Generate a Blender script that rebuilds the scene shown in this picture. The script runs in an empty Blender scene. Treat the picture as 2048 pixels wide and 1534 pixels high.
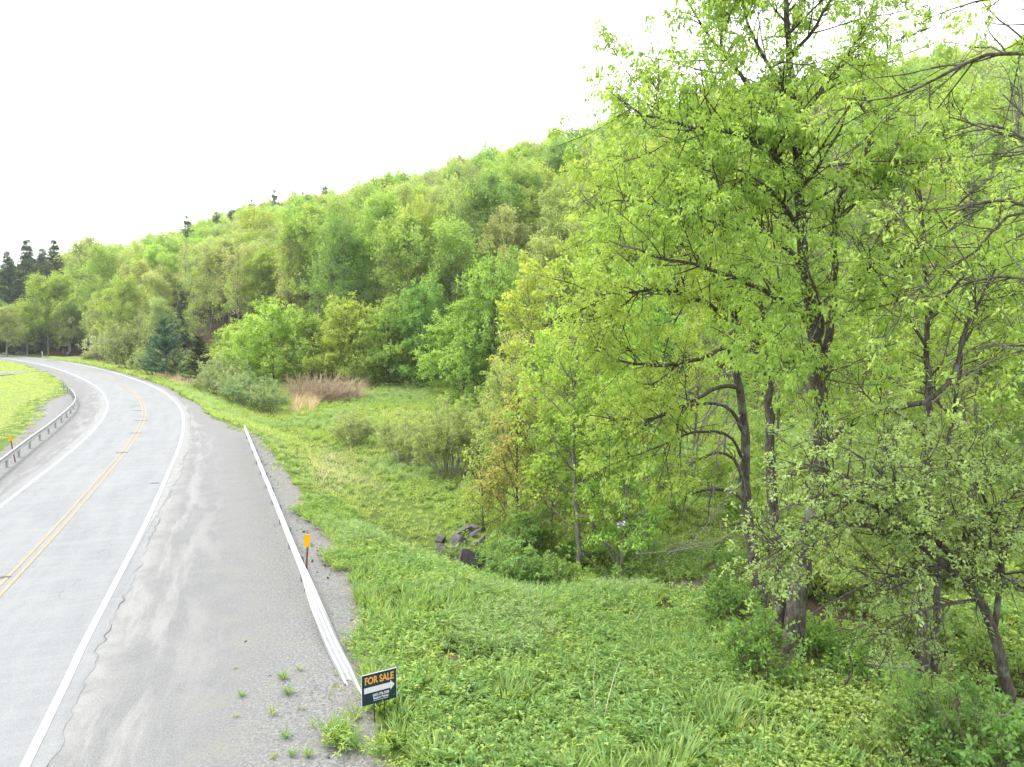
import bpy, math, random
import numpy as np
from mathutils import Vector, Matrix, noise as mnoise

# ------------------------------------------------------------------ camera, sky, sun, exposure
scene = bpy.context.scene
COL = scene.collection
CAM_H = 7.2
FPX = 1421.0                      # focal length in photo pixels (2048 wide)
PITCH = math.atan((767 - 655) / FPX)
cam_data = bpy.data.cameras.new('camera')
cam_data.sensor_width = 36.0
cam_data.lens = 36.0 * FPX / 2048.0
cam_data.clip_start = 0.1
cam_data.clip_end = 3000.0
cam = bpy.data.objects.new('camera', cam_data)
cam.location = (0, 0, CAM_H)
cam.rotation_euler = (math.pi / 2 - PITCH, 0, 0)
COL.objects.link(cam)
scene.camera = cam

SUN_EL, SUN_AZ = math.radians(56), math.radians(-68)     # azimuth from +Y, negative = left
world = bpy.data.worlds.new('World')
scene.world = world
world.use_nodes = True
wn, wl = world.node_tree.nodes, world.node_tree.links
wn.clear()
sky = wn.new('ShaderNodeTexSky')
sky.sky_type = 'NISHITA'
sky.sun_disc = False
sky.sun_elevation = SUN_EL
sky.sun_rotation = SUN_AZ
sky.air_density = 1.0
sky.dust_density = 4.0
sky.ozone_density = 1.0
cloud = wn.new('ShaderNodeMixRGB')                      # thin even overcast over the clear sky
cloud.inputs[0].default_value = 0.90
cloud.inputs[2].default_value = (9.6, 9.75, 9.9, 1)
bg = wn.new('ShaderNodeBackground')
bg.inputs['Strength'].default_value = 0.12
wo = wn.new('ShaderNodeOutputWorld')
wl.new(sky.outputs[0], cloud.inputs[1])
wl.new(cloud.outputs[0], bg.inputs['Color'])
wl.new(bg.outputs[0], wo.inputs['Surface'])

sun_data = bpy.data.lights.new('sun', 'SUN')
sun_data.energy = 1.5
sun_data.angle = math.radians(12)
sun_data.color = (1.0, 0.95, 0.86)
sun = bpy.data.objects.new('sun', sun_data)
sun_dir = Vector((math.sin(SUN_AZ) * math.cos(SUN_EL), math.cos(SUN_AZ) * math.cos(SUN_EL), math.sin(SUN_EL)))
sun.rotation_euler = sun_dir.to_track_quat('Z', 'Y').to_euler()
sun.location = (0, 0, 60)
COL.objects.link(sun)

scene.view_settings.view_transform = 'Standard'
scene.view_settings.look = 'None'
scene.view_settings.gamma = 1.0
scene.view_settings.exposure = 1.5
scene.cycles.max_bounces = 6
scene.cycles.diffuse_bounces = 3
scene.cycles.glossy_bounces = 2
scene.cycles.transmission_bounces = 3
scene.cycles.transparent_max_bounces = 4
scene.cycles.caustics_reflective = False
scene.cycles.caustics_refractive = False
scene.cycles.use_denoising = True

# ------------------------------------------------------------------ general helpers
RNG = np.random.default_rng(11)
V3 = np.array
F_ = V3([0, math.cos(PITCH), -math.sin(PITCH)])
U_ = V3([0, math.sin(PITCH), math.cos(PITCH)])
R_ = V3([1.0, 0, 0])

def ray(px, py):
    return F_ + R_ * ((px - 1024) / FPX) + U_ * ((767 - py) / FPX)

def at_height(px, py, z=0.0):          # the place on level z that lies in a given direction
    d = ray(px, py)
    t = (z - CAM_H) / d[2]
    return V3([d[0] * t, d[1] * t, z])

def at_depth(px, py, y):               # the place at distance y ahead
    d = ray(px, py)
    t = y / d[1]
    return V3([d[0] * t, y, CAM_H + d[2] * t])

def project(p):
    p = np.asarray(p, float)
    q = p - V3([0, 0, CAM_H])
    f = q @ F_
    f = np.where(np.abs(f) < 1e-6, 1e-6, f)
    return 1024 + FPX * (q @ R_) / f, 767 - FPX * (q @ U_) / f, f

def smooth(t):
    t = np.clip(t, 0, 1)
    return t * t * (3 - 2 * t)

def resample(pts, n=None, step=None, closed=False):
    pts = np.asarray(pts, float)
    # Catmull-Rom through the points, then even spacing
    P = np.vstack([2 * pts[0] - pts[1], pts, 2 * pts[-1] - pts[-2]])
    out = []
    for i in range(1, len(P) - 2):
        t = np.linspace(0, 1, 14, endpoint=False)[:, None]
        p0, p1, p2, p3 = P[i - 1], P[i], P[i + 1], P[i + 2]
        out.append(0.5 * (2 * p1 + (p2 - p0) * t + (2 * p0 - 5 * p1 + 4 * p2 - p3) * t ** 2 + (3 * p1 - p0 - 3 * p2 + p3) * t ** 3))
    out = np.vstack(out + [pts[-1:]])
    s = np.r_[0, np.cumsum(np.linalg.norm(np.diff(out[:, :3], axis=0), axis=1))]
    if step:
        n = max(2, int(s[-1] / step) + 1)
    q = np.linspace(0, s[-1], n)
    return np.stack([np.interp(q, s, out[:, k]) for k in range(out.shape[1])], 1)

def signed_dist(px, py, poly):         # + on the right of the polyline's direction
    px, py = np.asarray(px, float), np.asarray(py, float)
    best = np.full(px.shape, 1e9)
    sg = np.ones(px.shape)
    for a, b in zip(poly[:-1], poly[1:]):
        d = b[:2] - a[:2]
        L2 = d @ d
        if L2 < 1e-12:
            continue
        t = np.clip(((px - a[0]) * d[0] + (py - a[1]) * d[1]) / L2, 0, 1)
        ex, ey = px - a[0] - t * d[0], py - a[1] - t * d[1]
        q = ex * ex + ey * ey
        m = q < best
        best = np.where(m, q, best)
        cr = ex * d[1] - ey * d[0]
        sg = np.where(m, np.where(cr >= 0, 1.0, -1.0), sg)
    return np.sqrt(best) * sg

def vnoise(x, y, s, seed=0):           # cheap smooth value noise in numpy, about -1..1
    x, y = np.asarray(x, float) / s, np.asarray(y, float) / s
    xi, yi = np.floor(x).astype(np.int64), np.floor(y).astype(np.int64)
    fx, fy = smooth(x - xi), smooth(y - yi)
    def h(a, b):
        n = (a * 374761393 + b * 668265263 + seed * 144665) & 0xffffffff
        n = ((n ^ (n >> 13)) * 1274126177) & 0xffffffff
        return ((n ^ (n >> 16)) & 0xffff) / 32767.5 - 1
    return (h(xi, yi) * (1 - fx) + h(xi + 1, yi) * fx) * (1 - fy) + (h(xi, yi + 1) * (1 - fx) + h(xi + 1, yi + 1) * fx) * fy

def mesh_from(name, verts, faces=None, quads=None, tris=None, mat=None, smooth_shade=False, tint=None, uv=None, matidx=None):
    me = bpy.data.meshes.new(name)
    verts = np.ascontiguousarray(verts, dtype=np.float32)
    if faces is not None:
        me.from_pydata([tuple(v) for v in verts.tolist()], [], faces)
    else:
        loops, starts, tot = [], [], 0
        if quads is not None and len(quads):
            q = np.asarray(quads, np.int32)
            loops.append(q.ravel()); starts.append(np.arange(len(q)) * 4); tot = len(q) * 4
        if tris is not None and len(tris):
            t = np.asarray(tris, np.int32)
            loops.append(t.ravel()); starts.append(tot + np.arange(len(t)) * 3)
        L = np.concatenate(loops); S = np.concatenate(starts)
        me.vertices.add(len(verts)); me.vertices.foreach_set('co', verts.ravel())
        me.loops.add(len(L)); me.loops.foreach_set('vertex_index', L.astype(np.int32))
        me.polygons.add(len(S)); me.polygons.foreach_set('loop_start', S.astype(np.int32))
        me.update(calc_edges=True)
    if smooth_shade:
        me.polygons.foreach_set('use_smooth', np.ones(len(me.polygons), dtype=bool))
    if tint is not None:
        a = me.attributes.new('tint', 'FLOAT', 'FACE')
        a.data.foreach_set('value', np.ascontiguousarray(tint, dtype=np.float32))
    if uv is not None:
        lay = me.uv_layers.new(name='UVMap')
        li = np.empty(len(me.loops), np.int32); me.loops.foreach_get('vertex_index', li)
        lay.data.foreach_set('uv', np.ascontiguousarray(np.asarray(uv, np.float32)[li]).ravel())
    if mat is not None:
        for m in (mat if isinstance(mat, (list, tuple)) else [mat]):
            me.materials.append(m)
    if matidx is not None:
        me.polygons.foreach_set('material_index', np.ascontiguousarray(matidx, dtype=np.int32))
    me.validate()
    return me

def attr(me, name, vals):
    a = me.attributes.new(name, 'FLOAT', 'POINT')
    a.data.foreach_set('value', np.ascontiguousarray(vals, dtype=np.float32))

def link(name, data, parent=None, color=None):
    o = bpy.data.objects.new(name, data)
    COL.objects.link(o)
    if parent is not None:
        o.parent = parent
    if color is not None:
        o.color = (*color, 1)
    return o

def tag(o, label=None, category=None, group=None, kind=None):
    if label: o['label'] = label
    if category: o['category'] = category
    if group: o['group'] = group
    if kind: o['kind'] = kind
    return o

def empty(name, loc, rz=0.0):
    o = bpy.data.objects.new(name, None)
    o.empty_display_size = 0.2
    o.location = tuple(loc)
    o.rotation_euler = (0, 0, rz)
    COL.objects.link(o)
    return o

def box_data(cx, cy, cz, sx, sy, sz):
    x, y, z = sx / 2, sy / 2, sz / 2
    v = [(cx + a * x, cy + b * y, cz + c * z) for a in (-1, 1) for b in (-1, 1) for c in (-1, 1)]
    f = [(0, 1, 3, 2), (4, 6, 7, 5), (0, 4, 5, 1), (2, 3, 7, 6), (0, 2, 6, 4), (1, 5, 7, 3)]
    return v, f

def join_data(parts):
    V, Fc = [], []
    for v, f in parts:
        o = len(V)
        V += list(v)
        Fc += [tuple(i + o for i in q) for q in f]
    return V, Fc

# ------------------------------------------------------------------ materials
def new_mat(name):
    m = bpy.data.materials.new(name)
    m.use_nodes = True
    nt = m.node_tree
    nt.nodes.clear()
    out = nt.nodes.new('ShaderNodeOutputMaterial')
    b = nt.nodes.new('ShaderNodeBsdfPrincipled')
    nt.links.new(b.outputs[0], out.inputs['Surface'])
    return m, nt, b, out

def N(nt, kind, **kw):
    n = nt.nodes.new(kind)
    for k, v in kw.items():
        if k.startswith('i_'):
            key = k[2:]
            n.inputs[int(key) if key.isdigit() else key].default_value = v
        else:
            setattr(n, k, v)
    return n

def noise_node(nt, vec, scale, detail=4.0, rough=0.55, dim='3D'):
    n = N(nt, 'ShaderNodeTexNoise', noise_dimensions=dim)
    n.inputs['Scale'].default_value = scale
    n.inputs['Detail'].default_value = detail
    n.inputs['Roughness'].default_value = rough
    if vec is not None:
        nt.links.new(vec, n.inputs['Vector'])
    return n.outputs['Fac']

def ramp(nt, fac, stops):
    r = N(nt, 'ShaderNodeValToRGB')
    e = r.color_ramp.elements
    while len(e) < len(stops):
        e.new(0.5)
    for k, (p, c) in enumerate(stops):
        e[k].position = p
        e[k].color = (*c, 1) if len(c) == 3 else c
    nt.links.new(fac, r.inputs[0])
    return r.outputs[0]

def mixc(nt, fac, a, b, mode='MIX'):
    m = N(nt, 'ShaderNodeMixRGB', blend_type=mode)
    for sock, v in ((m.inputs[0], fac), (m.inputs[1], a), (m.inputs[2], b)):
        if isinstance(v, (int, float)):
            sock.default_value = v
        elif isinstance(v, tuple):
            sock.default_value = (*v, 1) if len(v) == 3 else v
        else:
            nt.links.new(v, sock)
    return m.outputs[0]

def mathn(nt, op, a, b=None, clamp=False):
    m = N(nt, 'ShaderNodeMath', operation=op, use_clamp=clamp)
    for sock, v in zip(m.inputs, (a, b)):
        if v is None: continue
        if isinstance(v, (int, float)): sock.default_value = v
        else: nt.links.new(v, sock)
    return m.outputs[0]

def bump(nt, bsdf, height, strength=0.3, dist=0.02):
    b = N(nt, 'ShaderNodeBump')
    b.inputs['Strength'].default_value = strength
    b.inputs['Distance'].default_value = dist
    nt.links.new(height, b.inputs['Height'])
    nt.links.new(b.outputs[0], bsdf.inputs['Normal'])

def leaf_material(name, transl=0.47, rough=0.5, vary=0.025, spec=0.25, color=None):
    m, nt, b, out = new_mat(name)
    oi = N(nt, 'ShaderNodeObjectInfo')
    at = N(nt, 'ShaderNodeAttribute', attribute_name='tint')
    hsv = N(nt, 'ShaderNodeHueSaturation')
    h = mathn(nt, 'MULTIPLY_ADD', at.outputs['Fac'], -0.03)
    nt.nodes[-1].inputs[2].default_value = 0.517
    h2 = mathn(nt, 'MULTIPLY_ADD', oi.outputs['Random'], vary)
    nt.nodes[-1].inputs[2].default_value = -vary / 2
    hh = mathn(nt, 'ADD', h, h2)
    val = mathn(nt, 'MULTIPLY_ADD', at.outputs['Fac'], 0.85)
    nt.nodes[-1].inputs[2].default_value = 0.75
    hsv.inputs['Saturation'].default_value = 0.87
    nt.links.new(hh, hsv.inputs['Hue'])
    nt.links.new(val, hsv.inputs['Value'])
    if color is None: nt.links.new(oi.outputs['Color'], hsv.inputs['Color'])
    else: hsv.inputs['Color'].default_value = (*color, 1)
    nt.links.new(hsv.outputs[0], b.inputs['Base Color'])
    b.inputs['Roughness'].default_value = rough
    b.inputs['Specular IOR Level'].default_value = spec
    tr = N(nt, 'ShaderNodeBsdfTranslucent')
    tc = mixc(nt, 1.0, hsv.outputs[0], (1.45, 1.35, 0.7), 'MULTIPLY')
    nt.links.new(tc, tr.inputs['Color'])
    mx = N(nt, 'ShaderNodeMixShader')
    mx.inputs[0].default_value = transl
    nt.links.new(b.outputs[0], mx.inputs[1])
    nt.links.new(tr.outputs[0], mx.inputs[2])
    nt.links.new(mx.outputs[0], out.inputs['Surface'])
    return m

def bark_material(name, dark, light, lichen=0.0, scale=1.0):
    m, nt, b, out = new_mat(name)
    tc = N(nt, 'ShaderNodeTexCoord')
    mp = N(nt, 'ShaderNodeMapping')
    mp.inputs['Scale'].default_value = (1, 1, 0.22)
    nt.links.new(tc.outputs['Object'], mp.inputs[0])
    n1 = noise_node(nt, mp.outputs[0], 22 * scale, 6, 0.65)
    n2 = noise_node(nt, tc.outputs['Object'], 2.3, 4)
    c = ramp(nt, n1, [(0.34, dark), (0.62, light)])
    if lichen:
        k = ramp(nt, n2, [(0.55, (0, 0, 0)), (0.66, (lichen,) * 3)])
        c = mixc(nt, k, c, (0.21, 0.235, 0.195))
    nt.links.new(c, b.inputs['Base Color'])
    b.inputs['Roughness'].default_value = 0.9
    b.inputs['Specular IOR Level'].default_value = 0.1
    bump(nt, b, n1, 0.9, 0.03)
    return m

def plain_material(name, col, rough=0.6, metal=0.0, var=0.12, scale=18, bumpy=0.0):
    m, nt, b, out = new_mat(name)
    tc = N(nt, 'ShaderNodeTexCoord')
    n = noise_node(nt, tc.outputs['Object'], scale, 5, 0.6)
    c = ramp(nt, n, [(0.3, tuple(v * (1 - var) for v in col)), (0.7, tuple(min(1, v * (1 + var)) for v in col))])
    nt.links.new(c, b.inputs['Base Color'])
    b.inputs['Roughness'].default_value = rough
    b.inputs['Metallic'].default_value = metal
    if bumpy:
        bump(nt, b, n, bumpy, 0.03)
    return m

LEAF = leaf_material('leaf')
NEEDLE = leaf_material('needle', transl=0.2, rough=0.6, vary=0.02)
GRASS = leaf_material('grass_blade', transl=0.35, rough=0.55, vary=0.03)
BARK_DARK = bark_material('bark_dark', (0.026, 0.022, 0.018), (0.12, 0.106, 0.09), 0.5)
BARK_GREY = bark_material('bark_grey', (0.08, 0.077, 0.07), (0.27, 0.255, 0.235), 0.4)
TWIG = bark_material('twig_bark', (0.07, 0.06, 0.045), (0.19, 0.165, 0.13), 0.0)
DEADWOOD = bark_material('dead_wood', (0.13, 0.115, 0.095), (0.31, 0.29, 0.26), 0.0)
CANE = plain_material('dead_cane', (0.40, 0.30, 0.21), 0.9, var=0.3, scale=3)
GALV = plain_material('galvanised_steel', (0.29, 0.298, 0.303), 0.5, 0.1, var=0.10, scale=5)
POSTSTEEL = plain_material('weathered_post_steel', (0.32, 0.335, 0.345), 0.6, 0.2, var=0.25, scale=9)
RUST = plain_material('rusty_steel', (0.135, 0.062, 0.035), 0.85, 0.1, var=0.35, scale=25)
YELLOW = plain_material('amber_reflector', (0.62, 0.33, 0.008), 0.35, var=0.06, scale=30)
NAVY = plain_material('navy_board', (0.006, 0.020, 0.033), 0.5, var=0.1)
SIGNWHITE = plain_material('sign_white', (0.50, 0.51, 0.56), 0.5, var=0.02)
SIGNORANGE = plain_material('sign_orange', (0.55, 0.27, 0.06), 0.5, var=0.02)
BLACKSTEEL = plain_material('black_steel', (0.015, 0.015, 0.017), 0.45, 0.2)
WHITEPLASTIC = plain_material('white_plastic', (0.36, 0.37, 0.38), 0.5, var=0.05)
BLUEPLASTIC = plain_material('dark_blue_plastic', (0.02, 0.03, 0.07), 0.45)
GREYWOOD = plain_material('grey_wood', (0.30, 0.28, 0.26), 0.85, var=0.25)

def rock_material():
    m, nt, b, out = new_mat('boulder_stone')
    tc = N(nt, 'ShaderNodeTexCoord')
    n1 = noise_node(nt, tc.outputs['Object'], 3.5, 8, 0.65)
    n2 = noise_node(nt, tc.outputs['Object'], 30, 4, 0.6)
    c = ramp(nt, n1, [(0.3, (0.035, 0.035, 0.040)), (0.55, (0.085, 0.084, 0.092)), (0.75, (0.15, 0.143, 0.135))])
    nt.links.new(mixc(nt, 0.25, c, ramp(nt, n2, [(0.4, (0.03, 0.03, 0.03)), (0.6, (0.19, 0.185, 0.18))])), b.inputs['Base Color'])
    b.inputs['Roughness'].default_value = 0.9
    bump(nt, b, n1, 0.5, 0.08)
    return m
ROCK = rock_material()

def ground_material():
    m, nt, b, out = new_mat('meadow_soil')
    g = N(nt, 'ShaderNodeNewGeometry')
    pos = g.outputs['Position']
    n1 = noise_node(nt, pos, 0.35, 5)
    n2 = noise_node(nt, pos, 3.0, 6, 0.7)
    n3 = noise_node(nt, pos, 22.0, 4, 0.7)
    green = ramp(nt, n2, [(0.25, (0.035, 0.06, 0.014)), (0.5, (0.075, 0.12, 0.024)), (0.78, (0.125, 0.18, 0.04))])
    green = mixc(nt, ramp(nt, n1, [(0.35, (0, 0, 0)), (0.7, (0.5, 0.5, 0.5))]), green, (0.11, 0.16, 0.028))
    lawn = ramp(nt, n2, [(0.25, (0.12, 0.165, 0.045)), (0.6, (0.17, 0.215, 0.065)), (0.85, (0.21, 0.245, 0.09))])
    soil = ramp(nt, n3, [(0.3, (0.085, 0.068, 0.048)), (0.7, (0.20, 0.17, 0.125))])
    gravel = ramp(nt, n3, [(0.28, (0.07, 0.068, 0.066)), (0.5, (0.165, 0.16, 0.154)), (0.75, (0.30, 0.29, 0.27))])
    litter_shade = ramp(nt, n3, [(0.3, (0.03, 0.023, 0.014)), (0.7, (0.10, 0.076, 0.046))])  # dark leaf litter; in the ditch its tone also stands in for shade
    def mask(nm, sharp_noise=n2, w=0.5):
        a = N(nt, 'ShaderNodeAttribute', attribute_name=nm)
        v = mathn(nt, 'ADD', a.outputs['Fac'], mathn(nt, 'MULTIPLY', mathn(nt, 'SUBTRACT', sharp_noise, 0.5), w))
        return ramp(nt, v, [(0.42, (0, 0, 0)), (0.58, (1, 1, 1))])
    c = mixc(nt, mask('lawn'), green, lawn)
    c = mixc(nt, mask('litter_shade'), c, litter_shade)
    c = mixc(nt, mask('dirt', n2, 1.0), c, soil)
    c = mixc(nt, mask('gravel', n2, 0.9), c, gravel)
    nt.links.new(c, b.inputs['Base Color'])
    b.inputs['Roughness'].default_value = 0.95
    b.inputs['Specular IOR Level'].default_value = 0.1
    bump(nt, b, mathn(nt, 'ADD', n2, mathn(nt, 'MULTIPLY', n3, 0.5)), 0.8, 0.06)
    return m
GROUND = ground_material()

def asphalt_material():
    m, nt, b, out = new_mat('worn_asphalt')
    uv = N(nt, 'ShaderNodeUVMap').outputs[0]
    sep = N(nt, 'ShaderNodeSeparateXYZ')
    nt.links.new(uv, sep.inputs[0])
    g = N(nt, 'ShaderNodeNewGeometry').outputs['Position']
    st = N(nt, 'ShaderNodeMapping'); st.inputs['Scale'].default_value = (1.0, 0.10, 1)
    nt.links.new(uv, st.inputs[0])
    cr = N(nt, 'ShaderNodeMapping'); cr.inputs['Scale'].default_value = (0.22, 1.6, 1)
    nt.links.new(uv, cr.inputs[0])
    along = noise_node(nt, st.outputs[0], 1.7, 5, 0.6)
    across = noise_node(nt, cr.outputs[0], 1.5, 5, 0.65)
    fine = noise_node(nt, g, 55, 3, 0.7)
    big = noise_node(nt, g, 0.5, 4)
    c = ramp(nt, along, [(0.3, (0.128, 0.137, 0.145)), (0.7, (0.205, 0.213, 0.219))])
    c = mixc(nt, ramp(nt, across, [(0.45, (0, 0, 0)), (0.72, (0.5, 0.5, 0.5))]), c, (0.26, 0.265, 0.267))
    c = mixc(nt, ramp(nt, big, [(0.35, (0.0,) * 3), (0.7, (0.35,) * 3)]), c, (0.15, 0.162, 0.17))
    c = mixc(nt, 0.4, c, ramp(nt, fine, [(0.3, (0.07, 0.07, 0.07)), (0.55, (0.195, 0.202, 0.21)), (0.75, (0.35, 0.35, 0.35))]))
    # fine cracks
    vo = N(nt, 'ShaderNodeTexVoronoi', feature='DISTANCE_TO_EDGE')
    vo.inputs['Scale'].default_value = 0.55
    wv = N(nt, 'ShaderNodeVectorMath', operation='ADD')
    nn = N(nt, 'ShaderNodeTexNoise'); nn.inputs['Scale'].default_value = 1.4; nn.inputs['Detail'].default_value = 5
    nt.links.new(g, nn.inputs['Vector'])
    nt.links.new(g, wv.inputs[0]); nt.links.new(nn.outputs['Color'], wv.inputs[1])
    nt.links.new(wv.outputs[0], vo.inputs['Vector'])
    ck = mathn(nt, 'MULTIPLY', ramp(nt, vo.outputs['Distance'], [(0.0, (1, 1, 1)), (0.012, (0, 0, 0))]), ramp(nt, big, [(0.5, (0, 0, 0)), (0.62, (0.5,) * 3)]))
    c = mixc(nt, ck, c, (0.06, 0.06, 0.06))
    nt.links.new(c, b.inputs['Base Color'])
    b.inputs['Roughness'].default_value = 0.82
    b.inputs['Specular IOR Level'].default_value = 0.3
    bump(nt, b, fine, 0.35, 0.01)
    return m
ASPHALT = asphalt_material()

def shoulder_material():
    m, nt, b, out = new_mat('gravelly_shoulder')
    uv = N(nt, 'ShaderNodeUVMap').outputs[0]
    sep = N(nt, 'ShaderNodeSeparateXYZ')
    nt.links.new(uv, sep.inputs[0])
    u = sep.outputs[0]                           # 0 at the road edge, 1 at the outer edge
    g = N(nt, 'ShaderNodeNewGeometry').outputs['Position']
    st = N(nt, 'ShaderNodeMapping'); st.inputs['Scale'].default_value = (7.0, 0.16, 1)
    nt.links.new(uv, st.inputs[0])
    along = noise_node(nt, st.outputs[0], 1.3, 6, 0.62)
    fine = noise_node(nt, g, 48, 4, 0.75)
    mid = noise_node(nt, g, 1.1, 5, 0.6)
    speck = noise_node(nt, g, 17, 3, 0.8)
    c = ramp(nt, mid, [(0.3, (0.120, 0.123, 0.125)), (0.7, (0.168, 0.170, 0.171))])
    near = ramp(nt, u, [(0.0, (1, 1, 1)), (0.25, (.8, .8, .8)), (0.55, (0, 0, 0))])
    pale = mathn(nt, 'MULTIPLY', ramp(nt, along, [(0.47, (0, 0, 0)), (0.60, (1.0,) * 3)]), near)
    rim = mathn(nt, 'MULTIPLY', ramp(nt, mathn(nt, 'ADD', u, mathn(nt, 'MULTIPLY', along, 0.16)), [(0.16, (0.95,) * 3), (0.27, (0, 0, 0))]), ramp(nt, mid, [(0.36, (0.35,) * 3), (0.56, (1, 1, 1))]))
    c = mixc(nt, mathn(nt, 'MAXIMUM', pale, rim), c, (0.265, 0.267, 0.262))
    c = mixc(nt, 0.45, c, ramp(nt, fine, [(0.28, (0.035, 0.036, 0.037)), (0.5, (0.152, 0.155, 0.157)), (0.74, (0.36, 0.36, 0.355))]))
    far = ramp(nt, u, [(0.45, (0, 0, 0)), (0.8, (1, 1, 1))])
    gr = mathn(nt, 'MULTIPLY', far, 0.65)
    c = mixc(nt, gr, c, ramp(nt, speck, [(0.3, (0.045, 0.046, 0.047)), (0.5, (0.150, 0.151, 0.150)), (0.72, (0.34, 0.335, 0.32))]))
    moss = mathn(nt, 'MULTIPLY', ramp(nt, mid, [(0.52, (0, 0, 0)), (0.66, (0.5,) * 3)]), ramp(nt, u, [(0.4, (0, 0, 0)), (0.55, (1, 1, 1)), (0.8, (1, 1, 1))]))
    moss = mathn(nt, 'MULTIPLY', moss, ramp(nt, speck, [(0.45, (0, 0, 0)), (0.6, (1, 1, 1))]))
    c = mixc(nt, moss, c, (0.17, 0.168, 0.085))
    nt.links.new(c, b.inputs['Base Color'])
    b.inputs['Roughness'].default_value = 0.92
    b.inputs['Specular IOR Level'].default_value = 0.2
    bump(nt, b, mathn(nt, 'ADD', fine, speck), 0.5, 0.015)
    return m
SHOULDER = shoulder_material()

def paint_material(name, col, wear):
    m, nt, b, out = new_mat(name)
    g = N(nt, 'ShaderNodeNewGeometry').outputs['Position']
    n = noise_node(nt, g, 9, 6, 0.7)
    k = ramp(nt, n, [(0.5, (0, 0, 0)), (0.68, (wear,) * 3)])
    nt.links.new(mixc(nt, k, col, (0.22, 0.22, 0.22)), b.inputs['Base Color'])
    b.inputs['Roughness'].default_value = 0.7
    return m
PAINT_WHITE = paint_material('white_road_paint', (0.50, 0.50, 0.50), 0.7)
PAINT_YELLOW = paint_material('yellow_road_paint', (0.25, 0.172, 0.090), 1.0)
PATCH = plain_material('dark_tar', (0.07, 0.068, 0.066), 0.9, var=0.4, scale=6)
CRACK = plain_material('dusty_crack', (0.085, 0.084, 0.082), 0.95, var=0.4, scale=6)
PALEEDGE = plain_material('bleached_asphalt', (0.185, 0.188, 0.187), 0.9, var=0.16, scale=2.5)

# ------------------------------------------------------------------ the road's course and the lie of the land
line_px = [(50, 1534), (165, 1295), (230, 1168), (290, 1050), (335, 950), (361, 885), (367, 845), (362, 820), (345, 798), (310, 775), (262, 756),
           (200, 738), (140, 725.5), (80, 717), (20, 711)]
RLine = V3([at_height(x, y)[:2] for x, y in line_px])
d0 = RLine[0] - RLine[2]; d0 /= np.linalg.norm(d0)
RLine = np.vstack([RLine[0] + d0 * 48, RLine[0] + d0 * 24, RLine, [[-165, 212], [-215, 245], [-290, 280]]])
RLine = resample(RLine, step=1.5)

def offset(poly, dist):                 # + to the right
    t = np.gradient(poly, axis=0)
    t /= np.linalg.norm(t, axis=1)[:, None]
    nrm = np.stack([t[:, 1], -t[:, 0]], 1)
    return poly + nrm * (np.asarray(dist)[:, None] if np.ndim(dist) else dist)

ROAD_W = 5.75
LLine = offset(RLine, -ROAD_W)
CLine = offset(RLine, -ROAD_W / 2)
ry = RLine[:, 1]
R_edge_off = np.interp(ry, [-40, 0, 11, 13.5, 16, 19, 30, 46, 52, 60, 80, 300], [7.5, 6.0, 5.1, 6.1, 6.2, 6.1, 5.3, 4.3, 2.8, 1.7, 1.2, 1.0])
L_edge_off = np.interp(ry, [-40, 20, 36, 45, 59, 70, 77, 83, 95, 300], [3.4, 3.4, 3.3, 3.2, 4.3, 5.0, 4.8, 3.0, 2.6, 2.2])
RS = offset(RLine, R_edge_off)
LS = offset(LLine, -L_edge_off)

FOOT = resample(V3([(-330, 330), (-230, 262), (-150, 208), (-100, 166), (-70, 138), (-44, 113), (-28, 98), (-10, 93), (4, 88), (17, 76), (26, 60), (30, 46), (34, 34), (46, 20), (66, 2), (90, -30)]), step=4)
GULLY = resample(V3([(-4.2, 28.3), (-2.0, 27.0), (0.8, 26.0), (3.4, 26.0)]), step=0.5)
DITCH = resample(V3([(9.5, 23.5), (11.0, 20.0), (12.2, 17.2), (15.5, 14.6), (22, 12)]), step=0.8)
TRACK = resample(V3([(2.6, 9), (3.7, 13), (4.7, 17), (5.4, 21), (6.1, 24.7), (7.6, 28.5), (10.5, 35), (13, 44)]), step=0.8)

def zf(x, y):
    x, y = np.asarray(x, float), np.asarray(y, float)
    sR = signed_dist(x, y, RS)
    sL = -signed_dist(x, y, LS)
    z = np.full(x.shape, -0.03)
    D = np.interp(y, [0, 12, 17, 21, 26, 32, 50, 75, 95, 130], [0.9, 0.8, 0.95, 1.3, 2.0, 2.3, 2.2, 1.5, 0.7, 0.3])
    Wd = np.interp(y, [0, 15, 22, 30, 60, 90], [9, 9, 7, 6, 6.5, 5])
    z = z - D * smooth(sR / Wd)
    z = z - 0.25 * smooth((sL - 0.5) / 14)
    az = np.degrees(np.arctan2(x, np.maximum(y, 1e-3)))
    az = np.where(y < 0, np.where(x > 0, 90, -90), az)
    S = np.interp(az, [-50, -38, -27, -18, -12.8, -3, 7, 16, 24, 36, 60], [0.14, 0.24, 0.385, 0.475, 0.455, 0.475, 0.50, 0.55, 0.56, 0.52, 0.5])
    t = np.maximum(0, -signed_dist(x, y, FOOT))
    T = 190.0
    z = z + S * T * (1 - np.exp(-t / T)) * smooth(t / 14)
    g = np.abs(signed_dist(x, y, GULLY)) + 0.35 * vnoise(x, y, 1.3, 5)
    z = z - 1.7 * np.exp(-(g / 2.0) ** 2)
    g = np.abs(signed_dist(x, y, DITCH))
    z = z - 2.2 * np.exp(-(g / 1.9) ** 2)
    w = smooth(sR / 3) + smooth((sL - 1) / 8) * 0.5
    z = z + w * (0.16 * vnoise(x, y, 5.0, 1) + 0.07 * vnoise(x, y, 1.7, 2)) + smooth(t / 20) * 1.2 * vnoise(x, y, 23, 3)
    return z

def z1(x, y):
    return float(zf(V3([x]), V3([y]))[0])

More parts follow.
